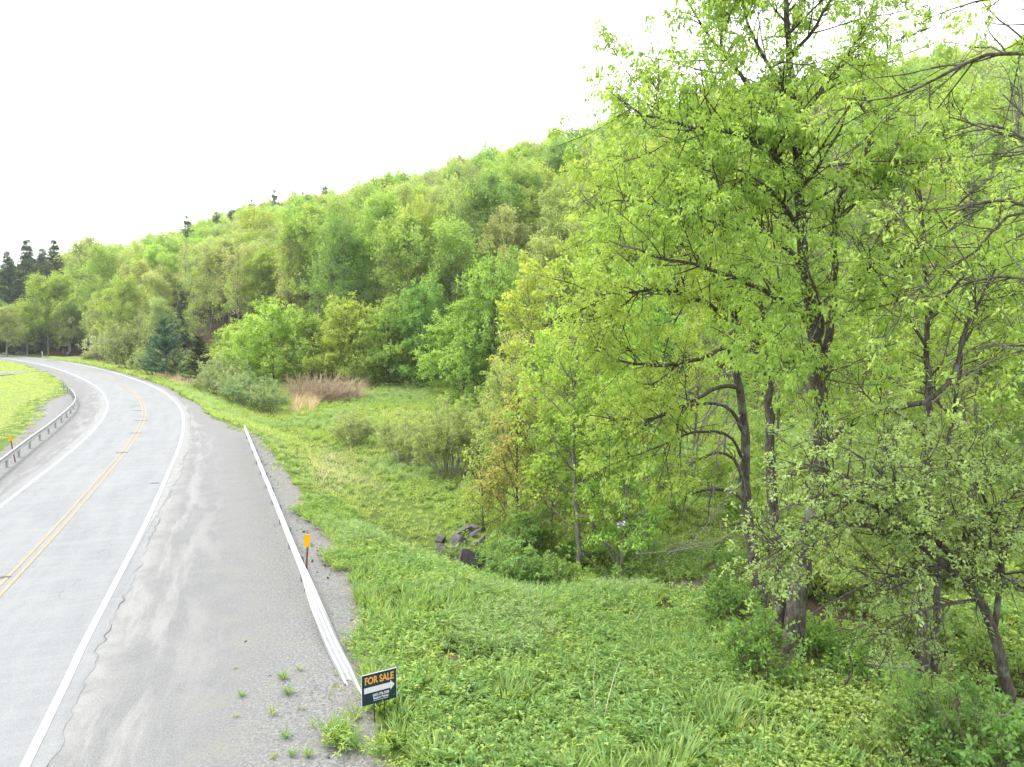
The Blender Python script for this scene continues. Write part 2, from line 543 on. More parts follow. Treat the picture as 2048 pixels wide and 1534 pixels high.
def on_ground(px, py):                 # where the line of sight meets the land
    d = ray(px, py)
    ts = np.concatenate([np.arange(6, 60, 0.15), np.arange(60, 320, 0.8)]) / d[1]
    X, Y, Z = d[0] * ts, d[1] * ts, CAM_H + d[2] * ts
    hit = np.nonzero(Z < zf(X, Y))[0]
    i = hit[0] if len(hit) else len(ts) - 1
    return V3([X[i], Y[i], z1(X[i], Y[i])])

def warp(n, near, far):
    u = np.linspace(-1, 1, n)
    return np.sign(u) * (np.abs(u) * near + np.abs(u) ** 4 * (far - near))
gx = warp(291, 62, 620)
gy = 28 + warp(291, 62, 620)
GX, GY = np.meshgrid(gx, gy)
GZ = zf(GX.ravel(), GY.ravel())
n = 291
ii = (np.arange(n - 1)[:, None] * n + np.arange(n - 1)[None, :]).ravel()
gv = np.stack([GX.ravel(), GY.ravel(), GZ], 1)
fx, fy = GX.ravel(), GY.ravel()
sR_, sL_ = signed_dist(fx, fy, RS), -signed_dist(fx, fy, LS)
under = (sR_ < -0.25) & (sL_ < -0.25)
gv[under, 2] -= 0.06
gme = mesh_from('ground', gv, quads=np.stack([ii, ii + 1, ii + n + 1, ii + n], 1), mat=GROUND, smooth_shade=True)
tF = -signed_dist(fx, fy, FOOT)
attr(gme, 'lawn', smooth((sL_ - 0.5) / 3))
attr(gme, 'gravel', np.maximum(1 - np.abs(sR_) / np.interp(fy, [20, 50, 60], [0.8, 0.7, 0.4]), 1 - np.abs(sL_) / 1.3))
trk = np.abs(np.abs(signed_dist(fx, fy, TRACK)) - 0.75)
attr(gme, 'dirt', np.clip(1.5 - np.abs(signed_dist(fx, fy, TRACK)), 0, 1) * ((fy > 22) & (fy < 26.2)) + np.where((fy < 16) & (sR_ > 0) & (fx < 3.5), np.clip(-vnoise(fx, fy, 1.4, 62) * 1.5 - .35, 0, 1), 0) + np.clip(0.62 - trk / 0.55, 0, 1) * np.interp(fy, [14, 19, 22, 26, 30], [0.75, 0.75, 1.3, 1.3, 0.7]))
attr(gme, 'litter_shade', np.maximum(np.maximum(smooth((tF + 1) / 5), np.exp(-(np.abs(signed_dist(fx, fy, GULLY)) / 2.0) ** 2)), np.exp(-(np.abs(signed_dist(fx, fy, DITCH)) / 3.0) ** 2)))  # wood-floor litter; round the ditch it also paints in the hollow's shade
tag(link('ground', gme), kind='structure')

def ribbon(name, left, right, z, mat, parent=None, cols=6, uvw=None):
    n = len(left)
    u = np.linspace(0, 1, cols)
    P = left[:, None, :] * (1 - u)[None, :, None] + right[:, None, :] * u[None, :, None]
    zz = np.broadcast_to(np.asarray(z, float).reshape(-1, 1) if np.ndim(z) else z, (n, cols))
    v = np.dstack([P, zz]).reshape(-1, 3)
    s = np.r_[0, np.cumsum(np.linalg.norm(np.diff((left + right) / 2, axis=0), axis=1))]
    uu = u if uvw is None else u * uvw
    uv = np.stack([np.tile(uu, n), np.repeat(s, cols)], 1)
    i = (np.arange(n - 1)[:, None] * cols + np.arange(cols - 1)[None, :]).ravel()
    q = np.stack([i, i + 1, i + cols + 1, i + cols], 1)
    return link(name, mesh_from(name, v, quads=q, mat=mat, uv=uv), parent)

def ragged(poly, amp, s1, seed, fine=0.4):
    s = np.r_[0, np.cumsum(np.linalg.norm(np.diff(poly, axis=0), axis=1))]
    o = amp * vnoise(s, s * 0 + seed, s1, seed) + amp * fine * vnoise(s, s * 0 + seed, s1 * 0.22, seed + 1)
    return offset(poly, o)

def dense(poly, step=0.25, y0=-30, y1=110):
    p = resample(poly, step=step)
    return p
fineR = resample(RLine, step=0.15)
fine_n = len(fineR)
def fine_off(off):
    o = np.interp(np.linspace(0, 1, fine_n), np.linspace(0, 1, len(RLine)), np.broadcast_to(off, len(RLine)))
    return offset(fineR, o)
road = ribbon('road', ragged(fine_off(-ROAD_W - 0.42), 0.16, 2.4, 3, .7), ragged(fine_off(0.40), 0.09, 1.3, 46, 1.3), 0.011, ASPHALT, cols=4, uvw=ROAD_W + 0.8)
tag(road, kind='structure')
sh = ribbon('shoulder_right', fine_off(0.0), ragged(fine_off(R_edge_off), 0.38, 3.0, 7, 0.6), 0.006, SHOULDER, cols=7)
tag(sh, kind='structure')
sh2 = ribbon('shoulder_left', fine_off(-ROAD_W), ragged(fine_off(-ROAD_W - L_edge_off), 0.5, 3.4, 9, 0.6), 0.004, SHOULDER, cols=6)
tag(sh2, kind='structure')
for o, E, sg in ((sh, RS, 1), (sh2, LS, -1)):       # let the outer edge lie on the land
    co = np.empty(len(o.data.vertices) * 3, np.float32); o.data.vertices.foreach_get('co', co); co = co.reshape(-1, 3)
    m = sg * signed_dist(co[:, 0], co[:, 1], E) > -0.9
    co[m, 2] = zf(co[m, 0], co[m, 1]) + 0.036
    nc = 7 if sg == 1 else 6
    last = np.arange(len(co)) % nc == nc - 1
    co[last, 2] -= .09
    o.data.vertices.foreach_set('co', co.ravel())
lw = 0.15
yr = fineR[:, 1]
ribbon('edge_line', fine_off(-lw / 2), fine_off(lw / 2), 0.021, PAINT_WHITE, road, cols=2)
ribbon('edge_line', fine_off(-ROAD_W - lw / 2), fine_off(-ROAD_W + lw / 2), 0.021, PAINT_WHITE, road, cols=2)
for k in (-1, 1):
    c = -ROAD_W / 2 + k * 0.125
    ribbon('centre_line', fine_off(c - 0.05), fine_off(c + 0.05), 0.021, PAINT_YELLOW, road, cols=2)
# bleached ragged margins of the pavement
a0 = (yr > 20) & (yr < 95)
pe = ragged(fine_off(0.50), 0.13, 1.7, 21, 0.6)
mw = smooth((yr - 19) / 16)[:, None] * (0.35 + 0.65 * smooth(vnoise(yr * 1.0, yr * 0, 2.3, 44) * 1.2 + .75))[:, None]
m0 = fine_off(0.12)
ribbon('pavement_margin', m0[a0], (m0 + (pe - m0) * np.maximum(mw, .02))[a0], 0.0195, PALEEDGE, road, cols=3)
a2 = (yr > 5) & (yr < 40)
ck = ragged(fine_off(0.40), 0.09, 1.3, 46, 1.3)
ckw = (0.002 + 0.024 * np.clip(vnoise(yr, yr * 0, .9, 47) - .1, 0, 1))[:, None]
ribbon('edge_crack', ck[a2], (ck + ckw)[a2], 0.0225, CRACK, road, cols=2)
a1 = (yr > 44) & (yr < 78)
ribbon('pavement_margin', ragged(fine_off(-ROAD_W - 0.5), 0.12, 2, 22)[a1], fine_off(-ROAD_W - 0.1)[a1], 0.0195, PALEEDGE, road, cols=3)
# dark crumbled patches along the yellow line
def blob_patch(name, x, y, w, h, rot, parent, mat, z, seed):
    r = np.random.default_rng(seed)
    k = 14
    a = np.linspace(0, 2 * math.pi, k, endpoint=False)
    rad = 0.75 + 0.4 * r.random(k)
    px = np.cos(a) * w / 2 * rad; py = np.sin(a) * h / 2 * rad
    c, s = math.cos(rot), math.sin(rot)
    v = [(x + c * p - s * q, y + s * p + c * q, z) for p, q in zip(px, py)]
    return link(name, mesh_from(name, V3(v), faces=[tuple(range(k))], mat=mat), parent)
for k, (x, y, w, h) in enumerate([(272, 812, .95, .28), (274, 821, 1.0, .28), (283, 841, 1.0, .3), (285, 834, .7, .2), (272, 866, .9, .26), (244, 905, .7, .25), (8, 1154, .42, .16), (308, 966, .45, .14)]):
    p = at_height(x, y, 0.02)
    blob_patch('pothole_patch', p[0], p[1], w, h, 0.15, road, PATCH, 0.024, 40 + k)

def side_lane(name, pts, w, z=0.012):
    c = resample(V3(pts), step=0.8)
    r = ribbon(name, ragged(offset(c, -w / 2), 0.2, 2.5, 31), ragged(offset(c, w / 2), 0.2, 2.5, 32), 0.0, SHOULDER, cols=5)
    return r
dl = side_lane('driveway_left', [at_height(118, 741)[:2], at_height(48, 743)[:2], at_height(0, 748.5)[:2], at_height(-90, 757)[:2]], 3.6)
dr = side_lane('driveway_right', [at_height(110, 722.5)[:2], at_height(150, 715)[:2], at_height(200, 711)[:2], at_height(250, 711)[:2]], 7.0)
for o in (dl, dr):
    for v in o.data.vertices:
        v.co.z = max(0.03, z1(v.co.x, v.co.y) + 0.05)
    tag(o, kind='structure')

# ------------------------------------------------------------------ guard rails
W_PROFILE = [(-.156, .0), (-.118, .078), (-.078, .078), (-.022, .004), (.022, .004), (.078, .078), (.118, .078), (.156, .0)]
W_RING = W_PROFILE + [(u, w - .006) for u, w in reversed(W_PROFILE)]

def rail_piece(P, side, roll, zc, origin):
    V = []
    for p, sd, r, z in zip(P, side, roll, zc):
        up = V3([0, 0, 1.0])
        face = math.cos(r) * sd + math.sin(r) * up
        ax = math.cos(r) * up - math.sin(r) * sd
        for u, w in W_RING:
            V.append(V3([p[0], p[1], z]) + ax * u + face * w - origin)
    k = len(W_RING)
    quads = []
    for i in range(len(P) - 1):
        for j in range(k):
            a, b = i * k + j, i * k + (j + 1) % k
            quads.append((a, b, b + k, a + k))
    caps = [tuple(range(k))[::-1], tuple(range((len(P) - 1) * k, len(P) * k))]
    return V3(V), [tuple(q) for q in quads] + caps

def post_mesh():
    parts = [box_data(0, 0, .07, .012, .10, 1.14), box_data(0, .05, .07, .10, .012, 1.14), box_data(0, -.05, .07, .10, .012, 1.14)]
    v, f = join_data(parts)
    return mesh_from('post', V3(v), faces=f, mat=POSTSTEEL)
POST = post_mesh()
def guard_rail(name, path, road_left, label, seg, z_of, roll_of, posts_until, zground):
    path = resample(V3(path), step=0.1)
    s = np.r_[0, np.cumsum(np.linalg.norm(np.diff(path, axis=0), axis=1))]
    t = np.gradient(path, axis=0); t /= np.linalg.norm(t, axis=1)[:, None]
    sd = np.stack([-t[:, 1], t[:, 0], 0 * t[:, 0]], 1) * (1 if road_left else -1)
    org = V3([path[0][0], path[0][1], 0.0])
    root = empty(name, org)
    tag(root, label, 'guard rail')
    L = s[-1]
    k0 = 0.0
    while k0 < L - 0.4:
        k1 = min(L, k0 + seg)
        q = np.linspace(k0 + 0.004, k1 - 0.004, max(4, int((k1 - k0) / 0.3) + 2))
        pick = [np.interp(q, s, path[:, c]) for c in range(2)]
        P = np.stack(pick, 1)
        SD = np.stack([np.interp(q, s, sd[:, c]) for c in range(3)], 1)
        v, f = rail_piece(P, SD, [roll_of(a, L) for a in q], [z_of(a, L) for a in q], org)
        me = mesh_from('rail', v, faces=f, mat=GALV)
        link('rail', me, root)
        k0 = k1
    a = 0.35
    while a < posts_until * 1.0 and a < L:
        p = V3([np.interp(a, s, path[:, c]) for c in range(2)])
        S = V3([np.interp(a, s, sd[:, c]) for c in range(3)])
        ang = math.atan2(S[1], S[0]) - math.pi / 2
        o = link('post', POST, root)
        o.location = (p[0] - S[0] * .062 - org[0], p[1] - S[1] * .062 - org[1], 0.095)
        o.rotation_euler = (0, 0, ang)
        a += seg / 1.0
    return root

ga = V3([-17.6, 46.5]); gb = V3([-5.57, 18.66]); gc = V3([-2.98, 13.42])
g_path = [ga, ga * .75 + gb * .25, ga * .5 + gb * .5, ga * .25 + gb * .75, gb, gb * .5 + gc * .5 + V3([-0.06, 0]), gc]
def z_right(a, L): return 0.62 - 0.60 * float(smooth((a - (L - 6.4)) / 5.4)) - 0.16 * float(smooth((a - (L - 1.3)) / 1.3))
def roll_right(a, L): return 1.22 * float(smooth((a - (L - 6.8)) / 4.6))
guard_rail('guard_rail', g_path, False, 'long straight silver guard rail beside the right shoulder, its near end twisted into the ground', 3.2, z_right, roll_right, 29.5, 0)
gl_px = [(127, 768.5), (134, 771), (143, 779), (149, 789), (149.5, 798), (140, 812), (100, 845), (60, 873), (0, 918), (-90, 985), (-260, 1110)]
g_path = [at_height(x, y, 0.73)[:2] for x, y in gl_px]
guard_rail('guard_rail', g_path, True, 'curved silver guard rail round the inside of the bend, by the lawn', 3.2, lambda a, L: 0.60 - .2 * float(smooth((2.0 - a) / 2)), lambda a, L: 0.0, 900, 0)

# ------------------------------------------------------------------ marker posts, sale sign
def marker(name, base, lean, height, label, w=.17, h=.36, yaw=0.0):
    root = empty(name, base, yaw)
    tag(root, label, 'marker post')
    pv, pf = join_data([box_data(0, 0, height * .5 - .1, .012, .045, height + .2), box_data(.02, .02, height * .5 - .1, .04, .008, height + .2), box_data(.02, -.02, height * .5 - .1, .04, .008, height + .2)])
    p = link('post', mesh_from('post', V3(pv), faces=pf, mat=RUST), root)
    # rounded panel facing -Y
    a = []
    r = .035
    for cx, cz, a0 in ((w / 2 - r, h / 2 - r, 0), (-w / 2 + r, h / 2 - r, 90), (-w / 2 + r, -h / 2 + r, 180), (w / 2 - r, -h / 2 + r, 270)):
        for k in range(5):
            q = math.radians(a0 + k * 22.5)
            a.append((cx + r * math.cos(q), cz + r * math.sin(q)))
    n_ = len(a)
    v = [(x, -.035, z) for x, z in a] + [(x, -.028, z) for x, z in a]
    f = [tuple(range(n_))[::-1], tuple(range(n_, 2 * n_))] + [(i, (i + 1) % n_, n_ + (i + 1) % n_, n_ + i) for i in range(n_)]
    pan = link('reflector_panel', mesh_from('reflector_panel', V3(v), faces=f, mat=YELLOW), root)
    pan.location = (0, 0, height - h * .35)
    root.rotation_euler = (lean[0], lean[1], yaw)
    return root
p = at_height(609, 1182, 0.0)
marker('marker_post', (p[0], p[1], z1(p[0], p[1]) - .02), (0.05, 0.08), 1.62, 'amber roadside marker on a rusty post behind the right guard rail', yaw=0.1)
p = at_height(30, 925, 0.0)
marker('marker_post', (p[0], p[1], 0), (-0.05, -0.11), 1.45, 'amber roadside marker on a thin post at the lawn edge, far left', w=.16, h=.30, yaw=1.15)

def text_mesh(txt, size, xs, mat, bold=0.0, name='lettering'):
    cu = bpy.data.curves.new(name, 'FONT')
    cu.body = txt
    cu.size = size
    cu.align_x = 'CENTER'
    cu.offset = bold
    cu.extrude = 0.0012
    cu.resolution_u = 4
    to = bpy.data.objects.new(name, cu)
    COL.objects.link(to)
    bpy.context.view_layer.update()
    me = bpy.data.meshes.new_from_object(to.evaluated_get(bpy.context.evaluated_depsgraph_get()))
    bpy.data.objects.remove(to)
    me.materials.clear(); me.materials.append(mat)
    for v in me.vertices:
        v.co.x *= xs
    return me
SW, SH = .66, .57
c = at_depth(758.5, 1374, 12.6)
sg = empty('for_sale_sign', (c[0], c[1], z1(c[0], c[1])), math.radians(30))
tag(sg, 'dark navy for sale sign with orange lettering and a white arrow by the rail end', 'sale sign')
zc = c[2] - z1(c[0], c[1])
v, f = box_data(0, 0, zc, SW, .008, SH)
link('board', mesh_from('board', V3(v), faces=f, mat=NAVY), sg)
v, f = join_data([box_data(0, 0, zc + SH / 2 + .004, SW + .016, .012, .007), box_data(-SW / 2 - .004, 0, zc, .007, .012, SH), box_data(SW / 2 + .004, 0, zc, .007, .012, SH)])
link('board_edge', mesh_from('board_edge', V3(v), faces=f, mat=SIGNWHITE), sg)
def flat_on_board(me, x, z, nm):
    o = link(nm, me, sg)
    o.location = (x, -.0065, zc + z)
    o.rotation_euler = (math.pi / 2, 0, 0)
    return o
flat_on_board(text_mesh('FOR SALE', .185, .70, SIGNORANGE, .0065), 0, .105, 'lettering')
flat_on_board(text_mesh('(607) 376-7509', .070, .72, SIGNWHITE, .0022), .03, -.150, 'lettering')
flat_on_board(text_mesh('Benjamin Webster', .054, .72, SIGNWHITE, .0018), .03, -.203, 'lettering')
flat_on_board(text_mesh('Licensed Real Estate Salesperson', .027, .78, SIGNWHITE, .0005), .03, -.237, 'lettering')
ar = [(-.29, -.045), (.215, -.045), (.215, -.085), (.295, .008), (.215, .10), (.215, .06), (-.29, .06)]
me = mesh_from('arrow', V3([(x, -.0065, zc + z - .018) for x, z in ar] + [(x, -.004, zc + z - .018) for x, z in ar]),
               faces=[tuple(range(7)), tuple(range(7, 14))[::-1]] + [(i, (i + 1) % 7, 7 + (i + 1) % 7, 7 + i) for i in range(7)], mat=SIGNWHITE)
link('arrow', me, sg)
for x in (-.095, .095):
    v, f = box_data(x, .012, zc / 2 - .1, .014, .014, zc + .1)
    link('leg', mesh_from('leg', V3(v), faces=f, mat=BLACKSTEEL), sg)
v, f = box_data(0, .0125, zc - SH / 2 - .07, .20, .010, .010)
link('cross_bar', mesh_from('cross_bar', V3(v), faces=f, mat=BLACKSTEEL), sg)

# ------------------------------------------------------------------ plants: growing branches, tubes and leaves
def norm(a):
    return a / np.maximum(np.linalg.norm(a, axis=-1, keepdims=True), 1e-9)

def grow(start, dirs, length, n, up, wob, rng):
    pts = [start]
    d = norm(dirs)
    st = (length / (n - 1))[:, None]
    for i in range(1, n):
        d = d + rng.normal(0, wob, d.shape)
        d[:, 2] += up
        d = norm(d)
        pts.append(pts[-1] + d * st)
    return np.stack(pts, 1)

def tubes(pts, rad, k):
    M, n, _ = pts.shape
    t = norm(np.gradient(pts, axis=1))
    mt = np.abs(t.mean(1))
    ref = np.zeros((M, 3)); ref[np.arange(M), mt.argmin(1)] = 1.0
    a = norm(np.cross(t, ref[:, None, :]))
    b = np.cross(t, a)
    ang = np.arange(k) * 2 * math.pi / k
    ring = (a[:, :, None, :] * np.cos(ang)[None, None, :, None] + b[:, :, None, :] * np.sin(ang)[None, None, :, None]) * rad[:, :, None, None]
    v = (pts[:, :, None, :] + ring).reshape(-1, 3)
    base = (np.arange(M)[:, None, None] * n + np.arange(n - 1)[None, :, None]) * k
    j = np.arange(k)[None, None, :]
    j2 = (j + 1) % k
    q = np.stack([base + j, base + j2, base + k + j2, base + k + j], -1).reshape(-1, 4)
    return v, q

class Bark:
    def __init__(self): self.v, self.q, self.n = [], [], 0
    def add(self, pts, rad, k):
        v, q = tubes(pts, rad, k)
        self.v.append(v); self.q.append(q + self.n); self.n += len(v)
    def mesh(self, name, mat, origin=None):
        v = np.vstack(self.v)
        if origin is not None: v = v - origin
        return mesh_from(name, v, quads=np.vstack(self.q), mat=mat, smooth_shade=True)

def leaf_arrays(pos, dirs, nrm, L, W, fold=0.18):
    d = norm(dirs)
    s = norm(np.cross(d, nrm))
    nn = np.cross(s, d)
    L = L[:, None]; W = W[:, None]
    a = pos
    m = pos + d * L * 0.45 + nn * L * 0.03
    l = m + s * W / 2 + nn * W * fold
    r = m - s * W / 2 + nn * W * fold
    t = pos + d * L - nn * L * 0.06
    v = np.stack([a, l, t, r], 1).reshape(-1, 3)
    i = np.arange(len(pos))[:, None] * 4
    tri = np.concatenate([i + [0, 1, 2], i + [0, 2, 3]], 1).reshape(-1, 3)
    return v, tri

def leaf_mesh(name, pos, dirs, nrm, L, W, rng, mat=None, origin=None, tint=None):
    v, t = leaf_arrays(pos, dirs, nrm, L, W)
    if origin is not None: v = v - origin
    if tint is None: tint = rng.random(len(pos))
    return mesh_from(name, v, tris=t, mat=mat or LEAF, tint=np.repeat(tint, 2))

def sprout(pts, rad, per_m, tmin, tmax, ang, ang_var, length, rng, up=0.0, taper=0.55, count=None, planar=1.0):
    """child branch starts, directions, lengths and radii along a batch of branches"""
    M, n, _ = pts.shape
    Ls = np.linalg.norm(np.diff(pts, axis=1), axis=2).sum(1)
    cnt = np.maximum(1, rng.poisson(per_m * Ls * (tmax - tmin))) if count is None else np.full(M, count)
    idx = np.repeat(np.arange(M), cnt)
    t = tmin + (tmax - tmin) * rng.random(len(idx))
    f = t * (n - 1)
    i0 = np.minimum(f.astype(int), n - 2); w = (f - i0)[:, None]
    p = pts[idx, i0] * (1 - w) + pts[idx, i0 + 1] * w
    r = rad[idx, i0] * (1 - w[:, 0]) + rad[idx, i0 + 1] * w[:, 0]
    tan = norm(pts[idx, i0 + 1] - pts[idx, i0])
    rnd = rng.normal(size=tan.shape) * V3([1, 1, planar])
    perp = norm(rnd - (rnd * tan).sum(1, keepdims=True) * tan)
    a = np.radians(ang + ang_var * rng.normal(size=len(idx)))[:, None]
    d = np.cos(a) * tan + np.sin(a) * perp
    d[:, 2] += up
    Lc = length * (1 - taper * t) * (0.65 + 0.7 * rng.random(len(idx)))
    return p, norm(d), Lc, r, idx

def foliage(tw, tdir_n, per, spread, droop, Lm, Wm, rng, flat=0.5, tmin=0.25):
    """leaves along a batch of twigs"""
    M, n, _ = tw.shape
    idx = np.repeat(np.arange(M), per)
    t = tmin + (1 - tmin) * rng.random(len(idx)) ** 0.8
    f = t * (n - 1)
    i0 = np.minimum(f.astype(int), n - 2); w = (f - i0)[:, None]
    p = tw[idx, i0] * (1 - w) + tw[idx, i0 + 1] * w + rng.normal(0, spread, (len(idx), 3))
    tan = norm(tw[idx, i0 + 1] - tw[idx, i0])
    d = tan * 0.45 + norm(rng.normal(size=tan.shape)) * 0.75
    d[:, 2] -= droop
    nr = rng.normal(size=tan.shape) * (1 - flat)
    nr[:, 2] += flat * 1.3
    L = Lm * (0.6 + 0.8 * rng.random(len(idx)))
    W = Wm * (0.7 + 0.6 * rng.random(len(idx)))
    return p, norm(d), norm(nr), L, W, idx

def taper(M, n, r0, r1):
    u = np.linspace(0, 1, n)
    return np.asarray(r0).reshape(-1, 1) * (1 - u) + np.asarray(r1).reshape(-1, 1) * u if np.ndim(r0) else np.broadcast_to(r0 * (1 - u) + r1 * u, (M, n))

def build_tree(limbs, rng, l1=(1.6, 1.7, 52), l2=(4.0, .65, 50), leaf=(.12, .05), per=9, droop=.5, up1=.25, sag1=-.02, sag2=-.08, bare=0.0, k0=8,
               twig_r=.006, flat=.45, spread=.03, mat_bark=None, mat_leaf=None, origin=None, twig_draw=1.0, clump=0.55, l1_r=0.35, fill=None, planar=1.0):
    """limbs: (points, r0, r1, tmin for branching, leafiness)"""
    B = Bark()
    LP = [[] for _ in range(5)]
    T = []
    if fill:
        extra = []
        for pts, r0, r1, tmin, leafy in limbs:
            if leafy < .35: continue
            P = resample(V3(pts), n=20)
            R = np.linspace(r0, r1, 20)
            p, d, Lc, r, _ = sprout(P[None], R[None], fill[0], tmin, .97, 58, 14, fill[1], rng, up=.15, taper=.4)
            gb = grow(p, d, Lc, 6, .01, .10, rng)
            extra += [(b_, min(r_ * .5, .012 + .014 * l_), .008, .15, leafy) for b_, r_, l_ in zip(gb, r, Lc)]
        limbs = list(limbs) + extra
    for pts, r0, r1, tmin, leafy in limbs:
        nseg = max(8, int(np.linalg.norm(np.diff(np.asarray(pts), axis=0), axis=1).sum() / .3))
        nseg = min(nseg, 40)
        P = resample(V3(pts), n=nseg)
        P[1:-1] += rng.normal(0, .022, (nseg - 2, 3)) * min(1, r0 * 10)
        u = np.linspace(0, 1, nseg)
        R = r1 + (r0 - r1) * (1 - u) ** 0.9
        if tmin > 0.14 and r0 > .11:
            R = R * (1 + 0.55 * np.exp(-u * 22))          # root flare
        B.add(P[None], R[None], k0)
        if leafy <= -1: continue
        p, d, Lc, r, _ = sprout(P[None], R[None], l1[0], tmin, 0.99, l1[2], 14, l1[1], rng, up=up1, taper=.45, planar=planar)
        m = 6
        b1 = grow(p, d, Lc, m, sag1, .13, rng)
        rr = np.minimum(r * l1_r * 1.6, .012 + Lc * .012)
        R1 = taper(len(b1), m, rr, np.full(len(b1), twig_r))
        B.add(b1, R1, 4 if k0 >= 8 else 3)
        p, d, L2, r, ix = sprout(b1, R1, l2[0], .2, 1.0, l2[2], 16, l2[1], rng, up=.05 * planar, taper=.4, planar=planar)
        b2 = grow(p, d, L2, 4, sag2, .16, rng)
        keep = rng.random(len(b2)) < twig_draw
        if keep.any():
            B.add(b2[keep], taper(int(keep.sum()), 4, twig_r * 1.1, twig_r * .45), 3)
        # whole side branches can be bare: gaps in the crown
        alive = rng.random(len(b1)) < leafy
        act = alive[ix] & (rng.random(len(b2)) > bare)
        if act.any():
            tw = b2[act]
            p, d, nr, L, W, i3 = foliage(tw, None, per, spread, droop, leaf[0], leaf[1], rng, flat)
            tb = (rng.random(len(tw)) * clump + rng.random(1) * .1)[i3]
            tint = np.clip(tb + (1 - clump) * rng.random(len(p)), 0, 1)
            for a, b in zip(LP, (p, d, nr, L, W)): a.append(b)
            T.append(tint)
    bark = B.mesh('trunk', mat_bark or BARK_DARK, origin)
    crown = None
    if LP[0]:
        q = [np.concatenate(a) for a in LP]
        crown = leaf_mesh('crown', *q, rng, mat=mat_leaf or LEAF, origin=origin, tint=np.concatenate(T))
    return bark, crown

def auto_limbs(rng, H, R, crown0=.3, n=16, r0=.16, lean=.03, ang=(38, 75), shape='oval', up=.10, base=(0, 0, 0), leafy=.9, forks=1):
    base = V3(base, dtype=float)
    out = []
    for fk in range(forks):
        top = base + V3([rng.normal(0, lean * H), rng.normal(0, lean * H), H])
        if forks > 1:
            a = 2 * math.pi * (fk + rng.random() * .5) / forks
            top[:2] += V3([math.cos(a), math.sin(a)]) * R * .35
        m = (base + top) / 2 + V3([*rng.normal(0, lean * H * .6, 2), 0])
        tr = resample(V3([base - V3([0, 0, .25]), base * .75 + m * .25 + V3([*rng.normal(0, lean * H * .2, 2), 0]), m, top]), n=14)
        out.append((tr, r0, .02, crown0 + .15, leafy))
        for i in range(n // forks):
            t = crown0 + (1 - crown0) * ((i + rng.random()) / (n // forks)) ** .9
            f = t * 13; i0 = min(int(f), 12); p = tr[i0] * (1 - f + i0) + tr[i0 + 1] * (f - i0)
            q = (t - crown0) / (1 - crown0)
            prof = {'oval': math.sin(math.pi * min(1, .22 + .74 * q)) ** .7, 'cone': 1 - .85 * q, 'vase': .45 + .6 * q - .5 * max(0, q - .75) / .25, 'wide': (1 - q * .75), 'dome': max(.18, (1 - q * q)) ** .55}[shape]
            a = i * 2.4 + rng.normal(0, .4)
            e = math.radians(90 - (ang[1] + (ang[0] - ang[1]) * q + rng.normal(0, 6)))
            d = V3([math.cos(a) * math.cos(e), math.sin(a) * math.cos(e), math.sin(e)])
            Lb = R * prof * (.75 + .4 * rng.random())
            lp = grow(p[None], d[None], V3([Lb]), 7, up, .09, rng)[0]
            out.append((lp, max(.018, r0 * .38 * (1 - .6 * q)), .01, .2, leafy))
    return out

def shrub_limbs(rng, H, R, n=26, r0=.018, base=(0, 0, 0), leafy=.9, spread=.25, out=.6, up=.06):
    base = V3(base, dtype=float)
    L = []
    for i in range(n):
        a = rng.random() * 2 * math.pi
        rr = math.sqrt(rng.random())
        b = base + V3([math.cos(a), math.sin(a), 0]) * rr * spread * R
        d = V3([math.cos(a) * rr * out * R / H, math.sin(a) * rr * out * R / H, 1.0])
        lp = grow(b[None], d[None], V3([H * (1.05 - .35 * rr) * (.8 + .3 * rng.random())]), 7, up - .10 * rr, .07, rng)[0]
        L.append((lp, r0, .006, .25, leafy))
    return L

def needle_tree(rng, H, R, tiers=26, per=7, leaf=(.32, .10), droop=.25, gap=0.06, base0=.05, upturn=.0, dens=16):
    B = Bark()
    tr = resample(V3([(0, 0, -.2), (rng.normal(0, .05), rng.normal(0, .05), H * .5), (0, 0, H)]), n=12)
    B.add(tr[None], np.linspace(.018 * H, .02, 12)[None], 6)
    P, D, Ls = [], [], []
    for i in range(tiers):
        q = min(.995, (i + 1.6 * rng.random()) / tiers)
        z = H * (base0 + (1 - base0) * q)
        for j in range(per):
            if rng.random() < gap: continue
            a = rng.random() * 6.283
            P.append((0, 0, z + rng.normal(0, .1))); D.append((math.cos(a), math.sin(a), .25 - droop + .55 * q))
            Ls.append(R * (1 - q) ** .85 * (.7 + .5 * rng.random()) + .25)
    b1 = grow(V3(P), V3(D), V3(Ls), 5, -.05 + upturn, .05, rng)
    B.add(b1, taper(len(b1), 5, .035, .008), 3)
    idx = np.repeat(np.arange(len(b1)), np.maximum(4, (V3(Ls) * dens).astype(int)))
    t = rng.random(len(idx)) ** .8
    f = t * 4; i0 = np.minimum(f.astype(int), 3); w = (f - i0)[:, None]
    p = b1[idx, i0] * (1 - w) + b1[idx, i0 + 1] * w + rng.normal(0, .010 * H, (len(idx), 3)) * V3([.5, .5, 1])
    tan = norm(b1[idx, i0 + 1] - b1[idx, i0])
    side = norm(np.cross(tan, [0, 0, 1.0])) * np.where(rng.random(len(idx)) < .5, 1, -1)[:, None]
    d = tan * .8 + side * (.5 + .5 * rng.random((len(idx), 1))) + rng.normal(0, .2, (len(idx), 3)); d[:, 2] -= droop
    nr = rng.normal(0, .35, d.shape); nr[:, 2] += 1
    L = leaf[0] * (.7 + .7 * rng.random(len(idx))); W = leaf[1] * (.7 + .6 * rng.random(len(idx)))
    return B.mesh('trunk', BARK_DARK), leaf_mesh('crown', p, d, nr, L, W, rng, mat=NEEDLE)

